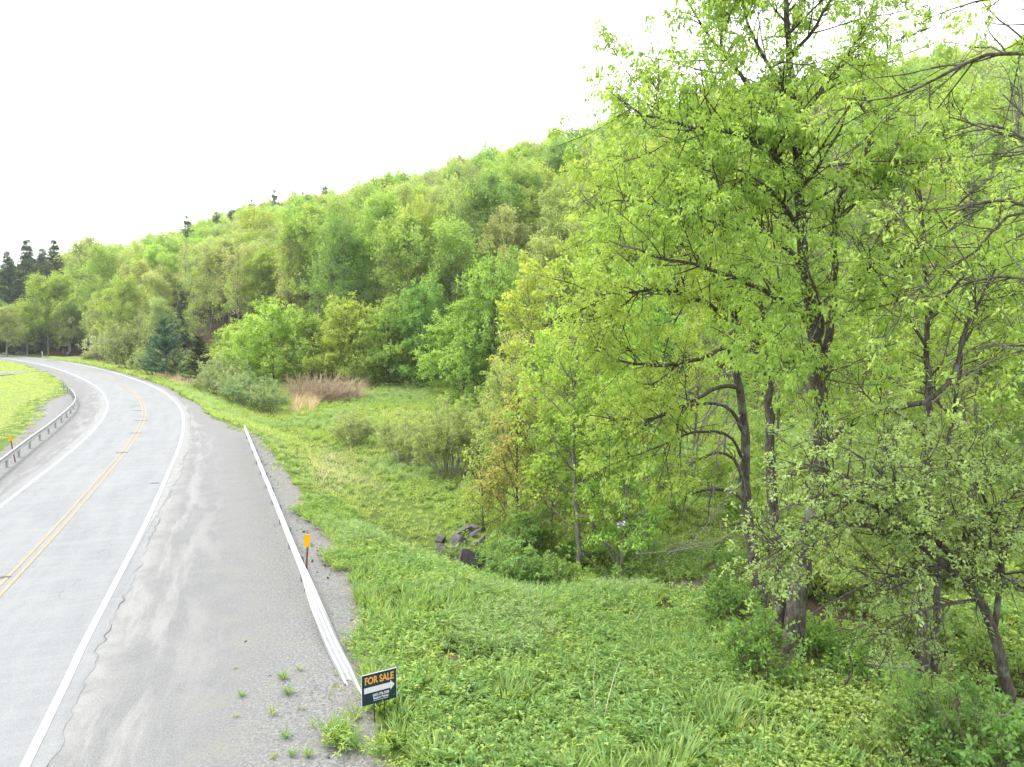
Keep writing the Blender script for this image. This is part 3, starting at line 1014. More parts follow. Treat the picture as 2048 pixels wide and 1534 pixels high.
def place(name, meshes, loc, rz, scale, color, label, category, group=None, tilt=(0, 0)):
    root = empty(name, loc, rz)
    root.rotation_euler = (tilt[0], tilt[1], rz)
    root.scale = (scale,) * 3 if np.isscalar(scale) else tuple(scale)
    tag(root, label, category, group)
    link('trunk' if 'shrub' not in name and 'bush' not in name and 'brush' not in name else 'stems', meshes[0], root)
    if meshes[1] is not None:
        link('crown' if 'shrub' not in name and 'bush' not in name else 'foliage', meshes[1], root, color)
    return root
C_YEL, C_FRESH, C_PALE, C_OLIVE, C_DEEP = (.255, .38, .055), (.20, .335, .055), (.275, .365, .12), (.27, .335, .10), (.145, .26, .045)
C_SPRUCE, C_PINE, C_WILLOW, C_SILVER, C_MAPLE = (.10, .165, .092), (.07, .16, .105), (.26, .345, .12), (.30, .36, .22), (.29, .25, .05)

# ------------------------------------------------------------------ prototypes of the woodland trees (shared meshes)
def protos(n, seed, **kw):
    out = []
    for i in range(n):
        r = np.random.default_rng(seed + i)
        a = dict(kw['limb']); b = dict(kw['tree'])
        out.append(build_tree(auto_limbs(r, **a), r, **b))
    return out
BROAD = protos(4, 100, limb=dict(H=15, R=5.7, crown0=.20, n=28, r0=.18, lean=.04), tree=dict(l1=(2.2, 2.3, 52), l2=(2.3, 1.05, 55), leaf=(.31, .20), per=16, droop=.25, k0=6, twig_draw=.06, flat=.5, spread=.26, mat_bark=BARK_GREY, twig_r=.012))
SPARSE = protos(3, 200, limb=dict(H=16, R=4.7, crown0=.26, n=24, r0=.17, lean=.025, ang=(25, 55), up=.12), tree=dict(l1=(2.2, 2.0, 42), l2=(2.2, .8, 45), leaf=(.25, .17), per=7, droop=.15, k0=6, twig_draw=.45, flat=.35, spread=.2, mat_bark=BARK_GREY, twig_r=.013, bare=.15))
LAYER = protos(3, 300, limb=dict(H=8.5, R=6.2, crown0=.03, n=36, r0=.13, lean=.04, ang=(35, 82), shape='dome', up=-.02), tree=dict(planar=.12, l1=(3.4, 2.0, 55), l2=(3.0, .9, 55), leaf=(.23, .17), per=14, droop=.10, up1=.0, sag1=-.035, sag2=-.05, k0=6, twig_draw=.06, flat=.85, spread=.12, twig_r=.01))
TALL = protos(3, 400, limb=dict(H=13, R=3.0, crown0=.25, n=24, r0=.10, lean=.02, ang=(28, 62)), tree=dict(l1=(2.0, 1.4, 48), l2=(2.8, .65, 50), leaf=(.17, .11), per=12, droop=.35, k0=6, twig_draw=.4, flat=.5, spread=.13, mat_bark=BARK_GREY, twig_r=.008))
SPRUCE = [needle_tree(np.random.default_rng(500 + i), 21, 4.6, tiers=62, per=8, leaf=(.46, .17), dens=20, droop=.30) for i in range(2)]
PINE = [needle_tree(np.random.default_rng(520 + i), 17, 3.4, tiers=24, per=7, leaf=(.45, .16), droop=.0, gap=.25, upturn=.05, base0=.2, dens=22) for i in range(2)]
for nm_, P_ in (('broad', BROAD), ('sparse', SPARSE), ('layer', LAYER), ('tall', TALL), ('spruce', SPRUCE)):
    print(nm_, [(len(t.polygons), len(c.polygons)) for t, c in P_])

# ------------------------------------------------------------------ far left: spruces, edge-of-road bushes
def ground_at_depth(px, y):
    x = (px - 1024) / FPX * (y * math.cos(PITCH) + 0.0)
    return V3([x, y, z1(x, y)])
def size_for(px_h, y, H):               # scale so a plant of height H shows px_h tall at depth y
    return px_h * y / FPX / H
for k, (px, ytop, y, lab) in enumerate([
        (22, 506, 198, 'dark spruce at the far left edge, leftmost of the tall spruces'),
        (63, 484, 202, 'tallest dark spruce of the stand on the far left'),
        (92, 500, 210, 'dark spruce standing just right of the tallest one'),
        (115, 484, 206, 'pointed dark spruce, rightmost of the stand on the far left'),
        (-18, 520, 194, 'dark spruce cut off by the left edge of the picture')]):
    b = ground_at_depth(px, y)
    H = (655 - ytop) / FPX * y + CAM_H - b[2]
    place('spruce_tree', SPRUCE[k % 2], b, k * 1.3, H / 21, C_SPRUCE, lab, 'spruce tree', 'spruces on the far left')
for k, (px, ytop, y, wd, mi, col, lab) in enumerate([
        (52, 618, 186, 1.1, 0, C_YEL, 'yellow-green tree in front of the tallest spruce'),
        (95, 572, 188, 1.1, 1, (.25, .34, .04), 'bright yellow-green tree right of the spruces beside the far road'),
        (138, 568, 186, 1.1, 2, (.24, .35, .045), 'yellow-green tree by the bin beyond the bend'),
        (8, 625, 176, 1.2, 3, C_OLIVE, 'olive tree at the far left edge where the road vanishes'),
        (165, 500, 210, 1.1, 1, C_PALE, 'tall pale tree just right of the pointed spruce'),
        (205, 520, 180, 1.0, 0, C_FRESH, 'fresh green tree behind the silvery bush'),
        (240, 575, 150, 1.0, 2, (.25, .35, .045), 'yellow-green tree behind the olive bush'),
        (-40, 600, 180, 1.2, 2, C_FRESH, 'green tree cut off by the left edge of the picture')]):
    b = ground_at_depth(px, y)
    H = (655 - ytop) / FPX * y + CAM_H - b[2]
    place('roadside_tree', BROAD[mi], b, k * .8, (H / 15 * wd, H / 15 * wd, H / 15), col, lab, 'tree', 'leafy trees beyond the bend')
for k, (px, ytop, y, lab) in enumerate([
        (382, 438, 236, 'dark pine poking above the ridge, leftmost of the skyline pines'),
        (470, 420, 236, 'broad dark pine on the skyline, second from the left'),
        (510, 406, 238, 'dark pine on the skyline between the broad one and the tall one'),
        (533, 409, 240, 'slim dark pine on the skyline left of the tallest pine'),
        (556, 388, 238, 'tallest dark pine standing out against the sky on the ridge'),
        (440, 430, 238, 'small dark pine on the skyline between the first and the broad pine'),
        (612, 392, 240, 'small dark pine tip between the tallest pine and the last one'),
        (655, 376, 240, 'small dark pine on the ridge line right of the others')]):
    b = ground_at_depth(px, y)
    H = (655 - ytop) / FPX * y + CAM_H - b[2]
    place('pine_tree', PINE[k % 2], b, k * 1.7, H / 17, C_SPRUCE, lab, 'pine tree', 'pines on the skyline')

# ------------------------------------------------------------------ front row of the wood and bushes along the road
edge = []
def tree_at(name, px, ybase, ytop, meshes, Hn, color, label, cat, rz=0.0, depth=None, wide=1.0, group=None):
    b = on_ground(px, ybase) if depth is None else ground_at_depth(px, depth)
    top = CAM_H + (655 - ytop) / FPX * b[1]
    s = max(.2, (top - b[2])) / Hn
    edge.append((b[0], b[1], 2.2 * s * wide))
    return place(name, meshes, b, rz, (s * wide, s * wide, s), color, label, cat, group)
G_ROW = 'layered trees along the edge of the meadow'
tree_at('layered_tree', 545, 778, 640, LAYER[0], 8.5, (0.270, 0.404, 0.052), 'layered bright green tree left of the brown brush', 'tree', .3, 98, 1.1, G_ROW)
tree_at('layered_tree', 470, 770, 665, LAYER[1], 8.5, (0.270, 0.420, 0.060), 'yellow-green layered tree beside the dark cedar', 'tree', 1.3, 104, .9, G_ROW)
tree_at('layered_tree', 620, 775, 655, LAYER[2], 8.5, (0.193, 0.323, 0.043), 'darker layered tree standing right behind the brown brush', 'tree', 2.2, 103, 1.15, G_ROW)
tree_at('layered_tree', 700, 778, 628, LAYER[1], 8.5, (0.251, 0.372, 0.047), 'layered green tree overhanging the right end of the brown brush', 'tree', 4.2, 97, .9, G_ROW)
tree_at('layered_tree', 775, 780, 640, LAYER[0], 8.5, (0.212, 0.339, 0.047), 'layered green tree right of the brown brush, above the open meadow', 'tree', 3.1, 95, .9, G_ROW)
tree_at('layered_tree', 845, 785, 600, LAYER[2], 8.5, (0.174, 0.323, 0.052), 'tall fresh green tree behind the meadow between two layered trees', 'tree', 5.0, 96, .75, G_ROW)
tree_at('layered_tree', 925, 795, 645, LAYER[0], 8.5, (0.232, 0.372, 0.052), 'rounded layered tree at the right end of the meadow edge', 'tree', 1.9, 84, 1.05, G_ROW)
tree_at('layered_tree', 985, 800, 560, LAYER[1], 8.5, (0.193, 0.339, 0.052), 'tall green tree behind the yellow-green maples at the meadow end', 'tree', .9, 82, .7, G_ROW)

r = np.random.default_rng(61)
WILL = [build_tree(shrub_limbs(np.random.default_rng(60 + i), 3.0, 2.0, n=44, leafy=.9, spread=.3, out=.95), np.random.default_rng(70 + i), l1=(4.6, .8, 28), l2=(6.5, .4, 34), leaf=(.115, .05), per=12, droop=.0, up1=.25, k0=4, twig_r=.006, twig_draw=.8, mat_bark=DEADWOOD, spread=.03, flat=.3) for i in range(2)]
BUSH = [build_tree(shrub_limbs(np.random.default_rng(80 + i), 3.0, 2.1, n=30, leafy=.95, spread=.25, out=1.1), np.random.default_rng(90 + i), l1=(3.4, .9, 40), l2=(4.0, .45, 45), leaf=(.15, .09), per=11, droop=.1, k0=4, twig_r=.006, twig_draw=.2, mat_bark=TWIG, spread=.06, flat=.4) for i in range(3)]
CEDAR = needle_tree(np.random.default_rng(95), 5.0, 1.9, tiers=22, per=8, leaf=(.26, .10), droop=.1, gap=.03, base0=.02, dens=26)
BLUEP = needle_tree(np.random.default_rng(96), 7.0, 3.0, tiers=18, per=8, leaf=(.36, .13), droop=.0, gap=.05, base0=.06, upturn=.04, dens=22)
tree_at('willow_shrub', 708, 893, 818, WILL[0], 3.0, C_WILLOW, 'rounded grey-green willow shrub standing alone in the meadow', 'shrub', .2, None, 1.0, 'willow shrubs in the meadow')
tree_at('willow_shrub', 820, 925, 828, WILL[1], 3.0, C_WILLOW, 'thin twiggy willow shrub, middle one of the three in the meadow', 'shrub', 1.0, None, 1.0, 'willow shrubs in the meadow')
tree_at('willow_shrub', 905, 955, 805, WILL[0], 3.0, (0.224, 0.308, 0.084), 'largest willow shrub, behind the reddish young maple', 'shrub', 2.1, None, .95, 'willow shrubs in the meadow')
tree_at('willow_shrub', 965, 950, 815, WILL[1], 3.0, (0.224, 0.322, 0.084), 'greener willow shrub half hidden by the young maple', 'shrub', 3.1, None, .9, 'willow shrubs in the meadow')
tree_at('silver_bush', 205, 722, 665, BUSH[0], 3.0, C_SILVER, 'round silvery bush by the side road', 'bush', .2, 150, .9)
tree_at('dark_bush', 258, 745, 640, BUSH[1], 3.0, (0.182, 0.238, 0.084), 'olive bush with dark stems by the road, right of the silvery bush', 'bush', 1.2, 124, .85)
tree_at('dark_bush', 232, 728, 655, BUSH[2], 3.0, (0.210, 0.266, 0.112), 'greyish bush squeezed between the silvery bush and the olive bush', 'bush', 2.0, 138, .7)
tree_at('blue_pine', 330, 752, 640, BLUEP, 7.0, C_PINE, 'blue-green young pine behind the roadside bushes', 'pine tree', 0, 100, .9)
tree_at('dark_cedar', 397, 755, 675, CEDAR, 5.0, (0.039, 0.059, 0.020), 'small nearly black cedar at the edge of the wood', 'cedar', 0, 96, .9)
for k, (px, y, yt, col, lab) in enumerate([
        (172, 152, 704, (0.210, 0.280, 0.084), 'low green bush in front of the side road'),
        (300, 110, 690, (0.196, 0.266, 0.098), 'green roadside bush in front of the blue-green pine'),
        (358, 101, 700, (0.224, 0.294, 0.126), 'pale bush between the blue-green pine and the dark cedar'),
        (425, 84, 728, (0.210, 0.280, 0.126), 'grey-green bush below the dark cedar'),
        (465, 79, 742, (0.210, 0.280, 0.126), 'grey-green bush at the head of the ditch'),
        (500, 76, 745, (0.154, 0.252, 0.105), 'bluish green bush in front of the layered trees'),
        (530, 73, 765, (0.196, 0.280, 0.112), 'low grey-green bush at the near end of the ditch thicket'),
        (445, 90, 712, (0.182, 0.252, 0.084), 'dull green bush between the cedar and the layered trees')]):
    tree_at('ditch_bush', px, 0, yt, BUSH[k % 3], 3.0, col, lab, 'bush', k * .9, y, 1.0, 'bushes in the roadside ditch')

# brown dead brush
B = Bark()
rb = np.random.default_rng(77)
pb = on_ground(648, 800)
n_ = 1000
ang = rb.random(n_) * 6.283; rr = np.sqrt(rb.random(n_))
st = np.stack([np.cos(ang) * rr * 3.9, np.sin(ang) * rr * 1.8, 0 * rr - .1], 1)
dd = np.stack([rb.normal(0, .75, n_), rb.normal(0, .5, n_), np.ones(n_)], 1)
B.add(grow(st, dd, 1.5 + 2.3 * rb.random(n_), 5, -.10, .12, rb), taper(n_, 5, .032, .014), 3)
root = empty('dead_brush', pb)
tag(root, 'tangled patch of brown dead canes under the layered trees', 'dead brush')
link('canes', B.mesh('canes', CANE), root)

# ------------------------------------------------------------------ the wood on the hillside
rf = np.random.default_rng(2024)
cand = []
for gx_ in np.arange(-260, 190, 6.3):
    for gy_ in np.arange(20, 330, 6.3):
        x, y = gx_ + rf.uniform(-2.7, 2.7), gy_ + rf.uniform(-2.7, 2.7)
        cand.append((x, y))
cand = V3(cand)
tt = -signed_dist(cand[:, 0], cand[:, 1], FOOT)
px_, py_, dep = project(np.c_[cand, zf(cand[:, 0], cand[:, 1]) + 10])
rd = signed_dist(cand[:, 0], cand[:, 1], RS)
ok = (tt > 3.0) & (tt < 170) & (dep > 20) & (px_ > -220) & (px_ < 3400) & (rd > 6)
cand, tt, px_, dep = cand[ok], tt[ok], px_[ok], dep[ok]
cz = zf(cand[:, 0], cand[:, 1])
order = np.argsort(dep)
bins = np.full(260, -9.0)
recs = []
for i in order:
    x, y, z = cand[i, 0], cand[i, 1], cz[i]
    if any((x - a) ** 2 + (y - b) ** 2 < (c * .9 + 1.5) ** 2 for a, b, c in edge): continue
    if 420 < px_[i] < 1010 and tt[i] < 9.5: continue
    u = rf.random()
    zone = vnoise(x, y, 34, 8)
    edgy = tt[i] < 9
    if edgy: kind, H = ('broad', rf.uniform(8, 13)) if u < .6 else ('sparse', rf.uniform(9, 13))
    elif u < .60 + .2 * zone: kind, H = 'broad', rf.uniform(13, 20)
    elif u < .97: kind, H = 'sparse', rf.uniform(13.5, 20)
    else: kind, H = 'spruce', rf.uniform(11, 16)
    if x > 14 and y < 75 and kind != 'spruce': kind = 'tall' if u < .75 else kind
    cr = {'broad': 4.2, 'sparse': 3.5, 'spruce': 2.6, 'tall': 2.7}[kind] * H / 15
    b0 = int((px_[i] - cr * FPX / dep[i] + 220) / 10); b1 = int((px_[i] + cr * FPX / dep[i] + 220) / 10) + 1
    b0, b1 = max(0, b0), min(259, max(b1, b0 + 1))
    top = (z + H - CAM_H) / dep[i]
    cur = bins[b0:b1]
    gain = np.clip(top - np.maximum(cur, (z - CAM_H) / dep[i]), 0, None).sum() * 10 * FPX if b1 > b0 else 0
    bins[b0:b1] = np.maximum(cur, top - 1.2 / dep[i])
    recs.append((gain, kind, x, y, z, H, u, zone, edgy, tt[i], px_[i], dep[i]))
COLS = [(C_YEL, 'yellow-green'), (C_FRESH, 'fresh green'), (C_PALE, 'pale green'), (C_OLIVE, 'olive yellow'), (C_DEEP, 'deep green'), ((.235, .375, .055), 'bright green')]
recs.sort(key=lambda q: -q[0])
N_IND = 270
far_pts = []
for j, (gain, kind, x, y, z, H, u, zone, edgy, t, px, dp) in enumerate(recs):
    c = int(np.clip((rf.random() * .75 + (zone * .5 + .5) * .45) * 6, 0, 5))
    c = [0, 3, 2, 5, 1, 4][c]
    if kind == 'sparse' and c in (4, 1): c = 2 + (j % 2)
    rz = rf.random() * 6.28
    if kind == 'spruce': meshes, Hn, col, cn = SPRUCE[j % 2], 21, C_SPRUCE, 'dark'
    else:
        meshes, Hn = {'broad': (BROAD[j % 4], 15), 'sparse': (SPARSE[j % 3], 16), 'tall': (TALL[j % 3], 13)}[kind]
        col, cn = COLS[c]
    col = tuple(v * f for v, f in zip(col, (.92 + .16 * rf.random(), .92 + .16 * rf.random(), 1)))
    if j < N_IND and gain > 30 and px < 2250:
        where = next(w for lim, w in ((300, 'above the side road'), (430, 'above the dark cedar'), (600, 'above the left layered trees'), (760, 'above the brown brush'), (900, 'above the willow shrubs'),
                     (1060, 'above the boulders'), (1250, 'above the yellow-green maples'), (1500, 'behind the left-reaching limbs'), (1750, 'behind the double-trunk tree'), (1950, 'behind the slim twin stems'), (9999, 'at the right edge')) if px < lim)
        row = 'wood edge' if edgy else 'upper wood' if t > 60 else 'lower wood'
        if kind == 'broad': nm, lab = 'broadleaf_tree', f'{cn} full-crowned tree of the {row}, {where}'
        elif kind == 'sparse': nm, lab = 'thin_crowned_tree', f'{cn} thin-crowned tree of the {row}, {where}'
        elif kind == 'tall': nm, lab = 'slender_tree', f'{cn} slender grey-stemmed tree of the {row}, {where}'
        else: nm, lab = 'conifer_tree', f'dark conifer among the leafy trees of the {row}, {where}'
        place(nm, meshes, (x, y, z - .1), rz, H / Hn, col, lab, 'tree', 'trees of the hillside wood')
    else:
        if kind == 'spruce': continue
        far_pts.append((x, y, z - .1, rz, H / Hn, {'broad': 0, 'sparse': 4, 'tall': 7, 'spruce': 10}[kind] + j % {'broad': 4, 'sparse': 3, 'tall': 3, 'spruce': 2}[kind]))
for x, y, H in ((25, 18, 13), (28, 26, 13), (30, 11, 12), (27, 4, 12)):     # the wood goes on beyond the right edge
    far_pts.append((x, y, z1(x, y) - .1, x * 1.7, H / 13, 7 + int(x) % 3))
print('wood:', len(recs), 'individual', N_IND, 'mass', len(far_pts))

# ------------------------------------------------------------------ masses (one object each): far wood and ground cover, instanced on points
def scatter(name, pts, sources, label, category):
    """pts rows: x y z rz scale index (tilt optional)"""
    pts = np.asarray(pts, float)
    col = bpy.data.collections.new(name + '_kinds')
    for k, me in enumerate(sources):
        o = bpy.data.objects.new('%s_%02d' % (name, k), me)
        col.objects.link(o)
    me = bpy.data.meshes.new(name)
    me.vertices.add(len(pts)); me.vertices.foreach_set('co', np.ascontiguousarray(pts[:, :3], dtype=np.float32).ravel())
    a = me.attributes.new('rot', 'FLOAT_VECTOR', 'POINT')
    rot = np.zeros((len(pts), 3), np.float32); rot[:, 2] = pts[:, 3]
    if pts.shape[1] > 6: rot[:, 0] = pts[:, 6]; rot[:, 1] = pts[:, 7]
    a.data.foreach_set('vector', rot.ravel())
    a = me.attributes.new('size', 'FLOAT', 'POINT'); a.data.foreach_set('value', np.ascontiguousarray(pts[:, 4], dtype=np.float32))
    a = me.attributes.new('pick', 'INT', 'POINT'); a.data.foreach_set('value', np.ascontiguousarray(pts[:, 5], dtype=np.int32))
    o = link(name, me)
    tag(o, label, category, kind='stuff')
    ng = bpy.data.node_groups.new(name, 'GeometryNodeTree')
    ng.interface.new_socket('Geometry', in_out='INPUT', socket_type='NodeSocketGeometry')
    ng.interface.new_socket('Geometry', in_out='OUTPUT', socket_type='NodeSocketGeometry')
    gi, go = ng.nodes.new('NodeGroupInput'), ng.nodes.new('NodeGroupOutput')
    ip = ng.nodes.new('GeometryNodeInstanceOnPoints')
    ci = ng.nodes.new('GeometryNodeCollectionInfo')
    ci.inputs['Collection'].default_value = col
    ci.inputs['Separate Children'].default_value = True
    ci.inputs['Reset Children'].default_value = True
    def na(nm, tp):
        q = ng.nodes.new('GeometryNodeInputNamedAttribute'); q.data_type = tp; q.inputs['Name'].default_value = nm
        return q.outputs['Attribute']
    ng.links.new(gi.outputs[0], ip.inputs['Points'])
    ng.links.new(ci.outputs[0], ip.inputs['Instance'])
    ip.inputs['Pick Instance'].default_value = True
    ng.links.new(na('pick', 'INT'), ip.inputs['Instance Index'])
    ng.links.new(na('rot', 'FLOAT_VECTOR'), ip.inputs['Rotation'])
    ng.links.new(na('size', 'FLOAT'), ip.inputs['Scale'])
    ng.links.new(ip.outputs[0], go.inputs[0])
    md = o.modifiers.new('scatter', 'NODES'); md.node_group = ng
    return o

def merged(pair, mat):
    t, c = pair
    nv = len(t.vertices)
    def grab(m):
        v = np.empty(len(m.vertices) * 3, np.float32); m.vertices.foreach_get('co', v)
        l = np.empty(len(m.loops), np.int32); m.loops.foreach_get('vertex_index', l)
        return v.reshape(-1, 3), l
    vt, lt = grab(t); vc, lc = grab(c)
    me = mesh_from('woodland_tree', np.vstack([vt, vc]), quads=lt.reshape(-1, 4), tris=lc.reshape(-1, 3) + nv,
                   mat=[t.materials[0], mat], matidx=np.r_[np.zeros(len(t.polygons)), np.ones(len(c.polygons))])
    a = me.attributes.new('tint', 'FLOAT', 'FACE')
    tc = np.empty(len(c.polygons), np.float32); c.attributes['tint'].data.foreach_get('value', tc)
    a.data.foreach_set('value', np.concatenate([np.zeros(len(t.polygons), np.float32), tc]))
    return me
src = [merged(m, leaf_material('woodland_leaf', color=c, vary=.03, transl=.12 if c is C_SPRUCE else .47)) for m, c in zip(BROAD + SPARSE + TALL, [C_YEL, C_FRESH, (.235, .375, .055), C_PALE, C_OLIVE, C_PALE, C_YEL, C_YEL, C_FRESH, C_PALE])]
scatter('distant_wood', far_pts, src, 'mass of spring woodland covering the hillside', 'wood')

# ------------------------------------------------------------------ tall near trees on the right
def D(pts):
    return V3([at_depth(*p) for p in pts])
def hero(name, limbs, seed, color, label, cat='tree', group=None, **kw):
    rng = np.random.default_rng(seed)
    base = limbs[0][0][0].copy()
    g = z1(base[0], base[1])
    base[2] = g
    limbs[0][0][0][2] = g - .25
    bark, crown = build_tree(limbs, rng, origin=base, **kw)
    root = empty(name, base)
    tag(root, label, cat, group)
    link('trunk', bark, root)
    if crown: link('crown', crown, root, color)
    return root

walnut = [
    (D([(1592, 1362, 16.3), (1588, 1285, 16.35), (1600, 1150, 16.4), (1632, 980, 16.6), (1640, 850, 16.8), (1632, 700, 17), (1612, 560, 17), (1600, 400, 17), (1590, 280, 16.9), (1580, 150, 16.8), (1572, 0, 16.7), (1565, -130, 16.6)]), .25, .04, .60, .95),
    (D([(1640, 800, 16.9), (1665, 600, 17.2), (1668, 480, 17.2), (1680, 400, 17.1), (1725, 330, 16.9), (1800, 285, 16.6), (1860, 262, 16.3)]), .12, .03, .45, .9),
    (D([(1668, 450, 17.2), (1700, 380, 17.4), (1735, 300, 17.6), (1760, 200, 17.8), (1775, 80, 18)]), .08, .02, .25, .95),
    (D([(1600, 330, 16.9), (1560, 220, 16.7), (1500, 170, 16.5), (1440, 100, 16.3), (1390, 30, 16.0), (1360, -20, 15.9)]), .075, .015, .2, .9),
    (D([(1605, 420, 17), (1540, 300, 16.4), (1450, 265, 15.9), (1360, 250, 15.5), (1290, 230, 15.2), (1235, 195, 15)]), .075, .012, .2, .9),
    (D([(1610, 540, 17), (1540, 470, 16.2), (1450, 450, 15.6), (1350, 420, 15.2), (1260, 400, 15), (1200, 410, 15)]), .08, .012, .18, .97),
    (D([(1625, 650, 17), (1560, 600, 16.2), (1480, 560, 15.5), (1390, 530, 15), (1300, 510, 14.8), (1215, 480, 14.8)]), .08, .012, .15, .97),
    (D([(1632, 700, 17), (1645, 640, 16.2), (1625, 560, 15.4), (1600, 490, 15)]), .06, .012, .2, .97),
    (D([(1634, 740, 17), (1590, 730, 16), (1555, 745, 15.5), (1520, 760, 15.2)]), .05, .010, .2, .9),
    (D([(1634, 760, 17), (1660, 740, 16.2), (1670, 720, 15.6), (1690, 720, 15.2)]), .05, .010, .3, .9),
    (D([(1640, 905, 16.7), (1690, 852, 16.4), (1780, 820, 16.1), (1860, 800, 15.9), (1905, 750, 15.8), (1925, 680, 15.8), (1950, 620, 15.7), (1990, 540, 15.6)]), .085, .025, .72, .9),
    (D([(1578, 120, 16.8), (1640, 40, 16.6), (1690, -60, 16.5)]), .05, .012, .2, .95),
    (D([(1582, 200, 16.8), (1520, 100, 16.4), (1480, 0, 16.2), (1460, -80, 16.1)]), .05, .012, .2, .95),
    (D([(1590, 250, 16.9), (1660, 160, 16.5), (1720, 70, 16.3), (1750, 0, 16.2)]), .05, .012, .2, .95),
    (D([(1632, 620, 17), (1700, 560, 16.6), (1770, 520, 16.2), (1840, 500, 15.9)]), .06, .012, .3, .8),
    (D([(1600, 380, 17), (1640, 330, 16.3), (1680, 260, 15.8), (1700, 200, 15.5)]), .05, .012, .2, .95),
    (D([(1610, 480, 17), (1560, 400, 16.2), (1500, 350, 15.8), (1430, 330, 15.5)]), .06, .012, .2, .97),
    (D([(1600, 1060, 16.45), (1660, 1000, 16.2), (1720, 960, 16), (1780, 950, 15.9)]), .05, .015, .4, .4),
    (D([(1556, 1340, 16.7), (1558, 1260, 16.7), (1550, 1120, 16.8), (1543, 950, 17), (1538, 800, 17.1), (1528, 690, 17.2), (1520, 600, 17.2)]), .20, .05, .80, .9),
]
hero('tall_double_tree', walnut, 1, (.235, .385, .048), 'tall leafy tree with a thick double trunk in the right foreground',
     fill=(2.9, 2.2), l1=(4.6, 1.0, 55), l2=(7.5, .42, 50), leaf=(.108, .048), per=14, droop=.75, spread=.045, twig_draw=.22, flat=.4, bare=.12)
left = [
    (D([(1532, 1190, 20.6), (1508, 1120, 20.8), (1492, 1000, 21), (1490, 870, 21.1), (1480, 790, 21.1), (1464, 700, 21.2), (1470, 640, 21.3), (1460, 540, 21.3), (1440, 420, 21.3), (1420, 320, 21.3)]), .20, .03, .62, .95),
    (D([(1476, 775, 21.1), (1440, 772, 20.8), (1390, 800, 20.4), (1330, 828, 20), (1270, 855, 19.8)]), .075, .015, .45, .45),
    (D([(1460, 690, 21.2), (1400, 718, 20.8), (1330, 728, 20.4), (1250, 725, 20), (1190, 700, 19.8)]), .08, .015, .3, .8),
    (D([(1466, 650, 21.3), (1400, 600, 20.6), (1320, 580, 20.2), (1230, 590, 20), (1160, 620, 19.8)]), .08, .015, .2, .97),
    (D([(1462, 600, 21.3), (1380, 500, 20.7), (1290, 460, 20.4), (1190, 450, 20.2)]), .08, .015, .2, .97),
    (D([(1450, 500, 21.3), (1360, 400, 20.9), (1270, 350, 20.6), (1230, 320, 20.4)]), .07, .015, .2, .97),
    (D([(1493, 1010, 21), (1470, 985, 20.9), (1430, 978, 20.7), (1380, 986, 20.5), (1320, 975, 20.3)]), .07, .02, .3, .08),
    (D([(1490, 975, 21), (1472, 925, 20.8), (1445, 905, 20.6), (1405, 915, 20.4), (1350, 950, 20.2)]), .06, .015, .3, .12),
    (D([(1489, 870, 21), (1455, 815, 20.6), (1380, 810, 20.2), (1280, 840, 19.8), (1180, 830, 19.6)]), .06, .012, .35, .85),
    (D([(1490, 925, 21), (1455, 870, 20.6), (1390, 865, 20.3), (1300, 900, 20), (1220, 930, 19.7), (1170, 965, 19.6)]), .05, .012, .4, .8),
    (D([(1470, 640, 21.3), (1500, 560, 20.8), (1520, 480, 20.5), (1510, 420, 20.3)]), .06, .012, .2, .95),
]
hero('left_limbed_tree', left, 2, (.255, .395, .05), 'dark-trunked leafy tree with bare lower limbs reaching left over the track',
     fill=(2.6, 2.3), l1=(4.0, 1.1, 55), l2=(7.0, .46, 50), leaf=(.125, .056), per=13, droop=.65, spread=.05, twig_draw=.3, flat=.4, bare=.12)
dead = [(D(p), r0, .006, .15, 0.0) for p, r0 in [
    ([(1458, 780, 21), (1420, 830, 20.6), (1385, 900, 20.3), (1350, 980, 20.1)], .03), ([(1440, 776, 20.8), (1400, 860, 20.5), (1390, 940, 20.3), (1370, 1030, 20.1)], .028),
    ([(1470, 800, 21), (1440, 870, 20.5), (1430, 950, 20.3), (1420, 1060, 20.1)], .028), ([(1480, 830, 21), (1430, 900, 20.6), (1360, 930, 20.3), (1290, 935, 20.1)], .03),
    ([(1488, 960, 21), (1440, 1010, 20.6), (1390, 1080, 20.4), (1330, 1110, 20.2)], .025), ([(1490, 900, 21), (1450, 1000, 20.6), (1440, 1080, 20.4)], .025),
    ([(1470, 740, 21.1), (1380, 780, 20.4), (1300, 860, 20), (1260, 930, 19.8)], .028), ([(1495, 1040, 20.9), (1440, 1080, 20.5), (1360, 1100, 20.2), (1270, 1108, 20)], .022)]]
lt = [o for o in scene.objects if o.name.startswith('left_limbed_tree')][0]
link('dead_branch', build_tree(dead, np.random.default_rng(12), l1=(2.4, 1.0, 40), l2=(3.2, .45, 40), sag1=-.05, sag2=-.06, up1=-.15, k0=6, twig_r=.006, mat_bark=DEADWOOD, origin=V3(lt.location))[0], lt)
